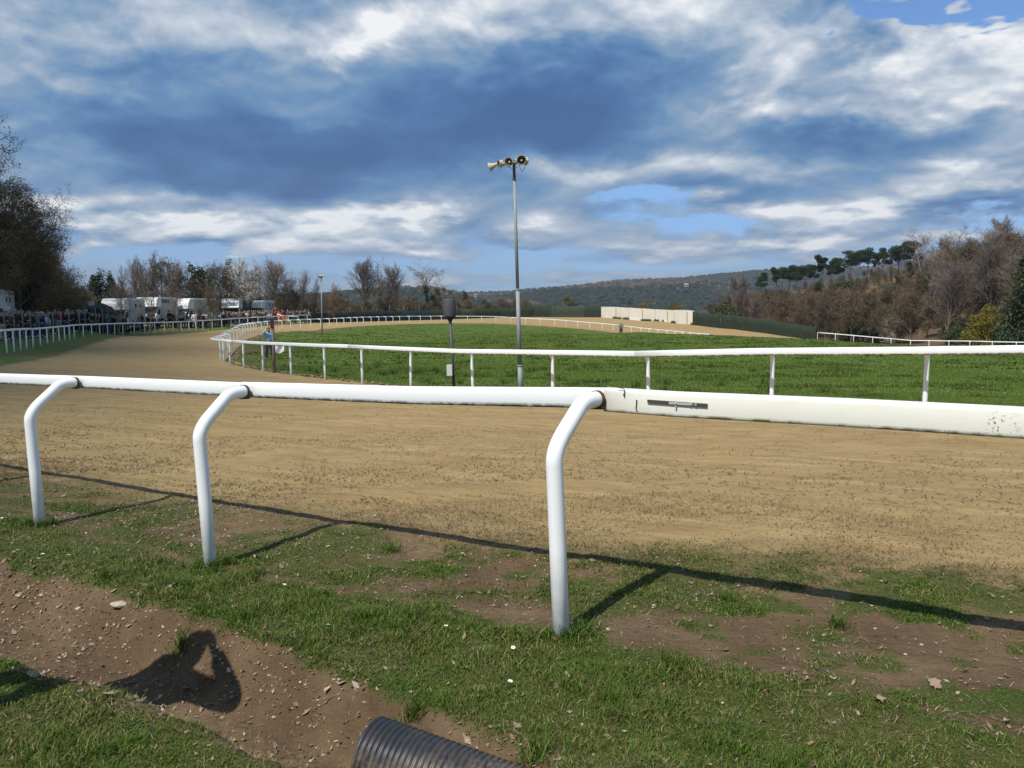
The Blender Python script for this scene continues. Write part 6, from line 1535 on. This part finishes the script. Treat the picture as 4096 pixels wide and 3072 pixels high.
# lantern pole
A3 = at(1817, 1562, Yp); T3 = at(1801, 1283, Yp); A3.z = gz(A3.x, A3.y) - .1; ln = empty('lantern_post', A3, 0, 'dark grey post with a big cylindrical lantern head', 'lamp post'); ax3 = T3 - A3
b = MB(); b.tube([(0, 0, 0), ax3], .038, 16); b.build('pole', DGREY, ln)
u3 = ax3.normalized(); b = MB(); b.lathe(ax3, [(.04, -.02), (.05, 0), (.115, .08), (.125, .10)], 24, axis=u3); b.build('neck', BLK, ln)
b = MB(); b.lathe(ax3 + u3 * .10, [(.12, 0), (.152, .004), (.158, .02), (.158, .425), (.152, .44), (.001, .445)], 32, axis=u3); b.build('lantern_head', DGREY, ln)
q = at(1803, 1481, Yp - .05) - A3; b = MB(); b.box(q + Vector((-.03, 0, 0)), (.14, .10, .28)); bx_ = b.build('junction_box', SIGNW, ln, bevel=.01); b = MB(); b.box(q + Vector((-.115, -.02, -.06)), (.03, .05, .10)); b.tube([q + Vector((-.11, 0, -.02)), q + Vector((-.10, 0, -.18)), q + Vector((-.02, 0, -.2))], .01, 6); b.build('cable_socket', BLK, bx_)
# wooden post with red top board, by the man
A4 = at(1097, 1497, 27.0); A4.z = gz(A4.x, A4.y) - .05; T4 = at(1089, 1268, 27.0); wp = empty('marker_post', A4, 0, 'weathered wooden marker post with dark red board on its top, beside the man', 'post')
b = MB(); ax4 = T4 - A4; b.tube([(0, 0, -.2), ax4 * .5 + Vector((.01, 0, 0)), ax4], [.062, .057, .052], 10); b.build('post', WOODP, wp)
b = MB(); b.box(ax4 * .90 + Vector((0, -.062, 0)), (.12, .025, .36)); b.build('board', mat('dark_red_board', (.075, .018, .018), .7, .2), wp, bevel=.01)
# masts on the hills
RW = [mat('mast_red', (.35, .06, .05), .7), mat('mast_white', (.6, .6, .6), .7)]
def mast(px, pyb, pyt, Y, lb, w):
    a, t = at(px, pyb, Y), at(px, pyt, Y); H_ = (t - a).z; root = empty('radio_mast', a, 0, lb, 'mast'); n = 6
    for k in range(n):
        b = MB(); z0, z1 = H_ * k / n, H_ * (k + 1) / n; c4 = [(-w, -w), (w, -w), (w, w), (-w, w)]
        for i in range(4):
            (x0, y0__), (x1, y1__) = c4[i], c4[(i + 1) % 4]; b.tube([(x0, y0__, z0 - (4 if k == 0 else 0)), (x0, y0__, z1)], w * .16, 4); b.tube([(x0, y0__, z0), (x1, y1__, z1)], w * .10, 4); b.tube([(x0, y0__, z1), (x1, y1__, z1)], w * .10, 4)
        b.build('lattice_section', RW[k % 2], root)
    for hz__ in (.55, .78, .96):
        b = MB(); [b.box((w * 2.0 * math.cos(a_), w * 2.0 * math.sin(a_), H_ * hz__), (w * .6, w * .6, H_ * .085), rz=a_) for a_ in (0, 1.57, 3.14, 4.71)]; b.tube([(-w * 2, 0, H_ * hz__), (w * 2, 0, H_ * hz__)], w * .15, 4); b.tube([(0, -w * 2, H_ * hz__), (0, w * 2, H_ * hz__)], w * .15, 4); b.build('antenna_ring', RW[1], root)
mast(2745, 1186, 1134, 1080, 'red and white lattice radio mast on the wooded hill', 1.3); mast(1903, 1200, 1176, 800, 'tiny white mast left of the tall pole on the horizon', .8)
# loose white bar at the rail end
b = MB(); b.tube([at(1108, 1257, 103), at(1132, 1263, 103), at(1190, 1267, 103.5)], .055, 8); tag(b.build('rail_bar', WHITE), 'short bright white bar slanting down at the rail end by the stewards', 'rail')

# ------------------------------------------------------------------ unseen lumpy body added to cast shade on the left bend
def shadow_caster():
    ctr = Vector((-45, 34, 0)) + SUN_FROM * (1250 / SUN_FROM.z)
    bm = bmesh.new(); bmesh.ops.create_icosphere(bm, subdivisions=4, radius=1.0)
    for v in bm.verts:
        d = v.co.copy(); n = 1 + .22 * math.sin(d.x * 5 + 1) * math.cos(d.y * 4) + .12 * math.sin(d.y * 11 + d.x * 7 + d.z * 5)
        v.co = Matrix.Rotation(R(19), 3, 'Z') @ Vector((d.x * 30 * n, d.y * 41 * n, d.z * 9 * n))
    me = bpy.data.meshes.new('shadow_caster'); bm.to_mesh(me); bm.free()
    m = mat('shadow_caster', (.8, .8, .82), 1.0, .02); tag(link('shadow_caster', me, m, None, ctr), 'lumpy shadow caster added unseen behind the camera to shade the left bend', None, None, 'structure')
shadow_caster()
# ------------------------------------------------------------------ drop prototypes that were never placed
def kill(o):
    for c in list(o.children): kill(c)
    bpy.data.objects.remove(o)
for o, used in list(PP.values()) + [PPH] + [v for v in PROTO.values()]:
    if not used: kill(o)
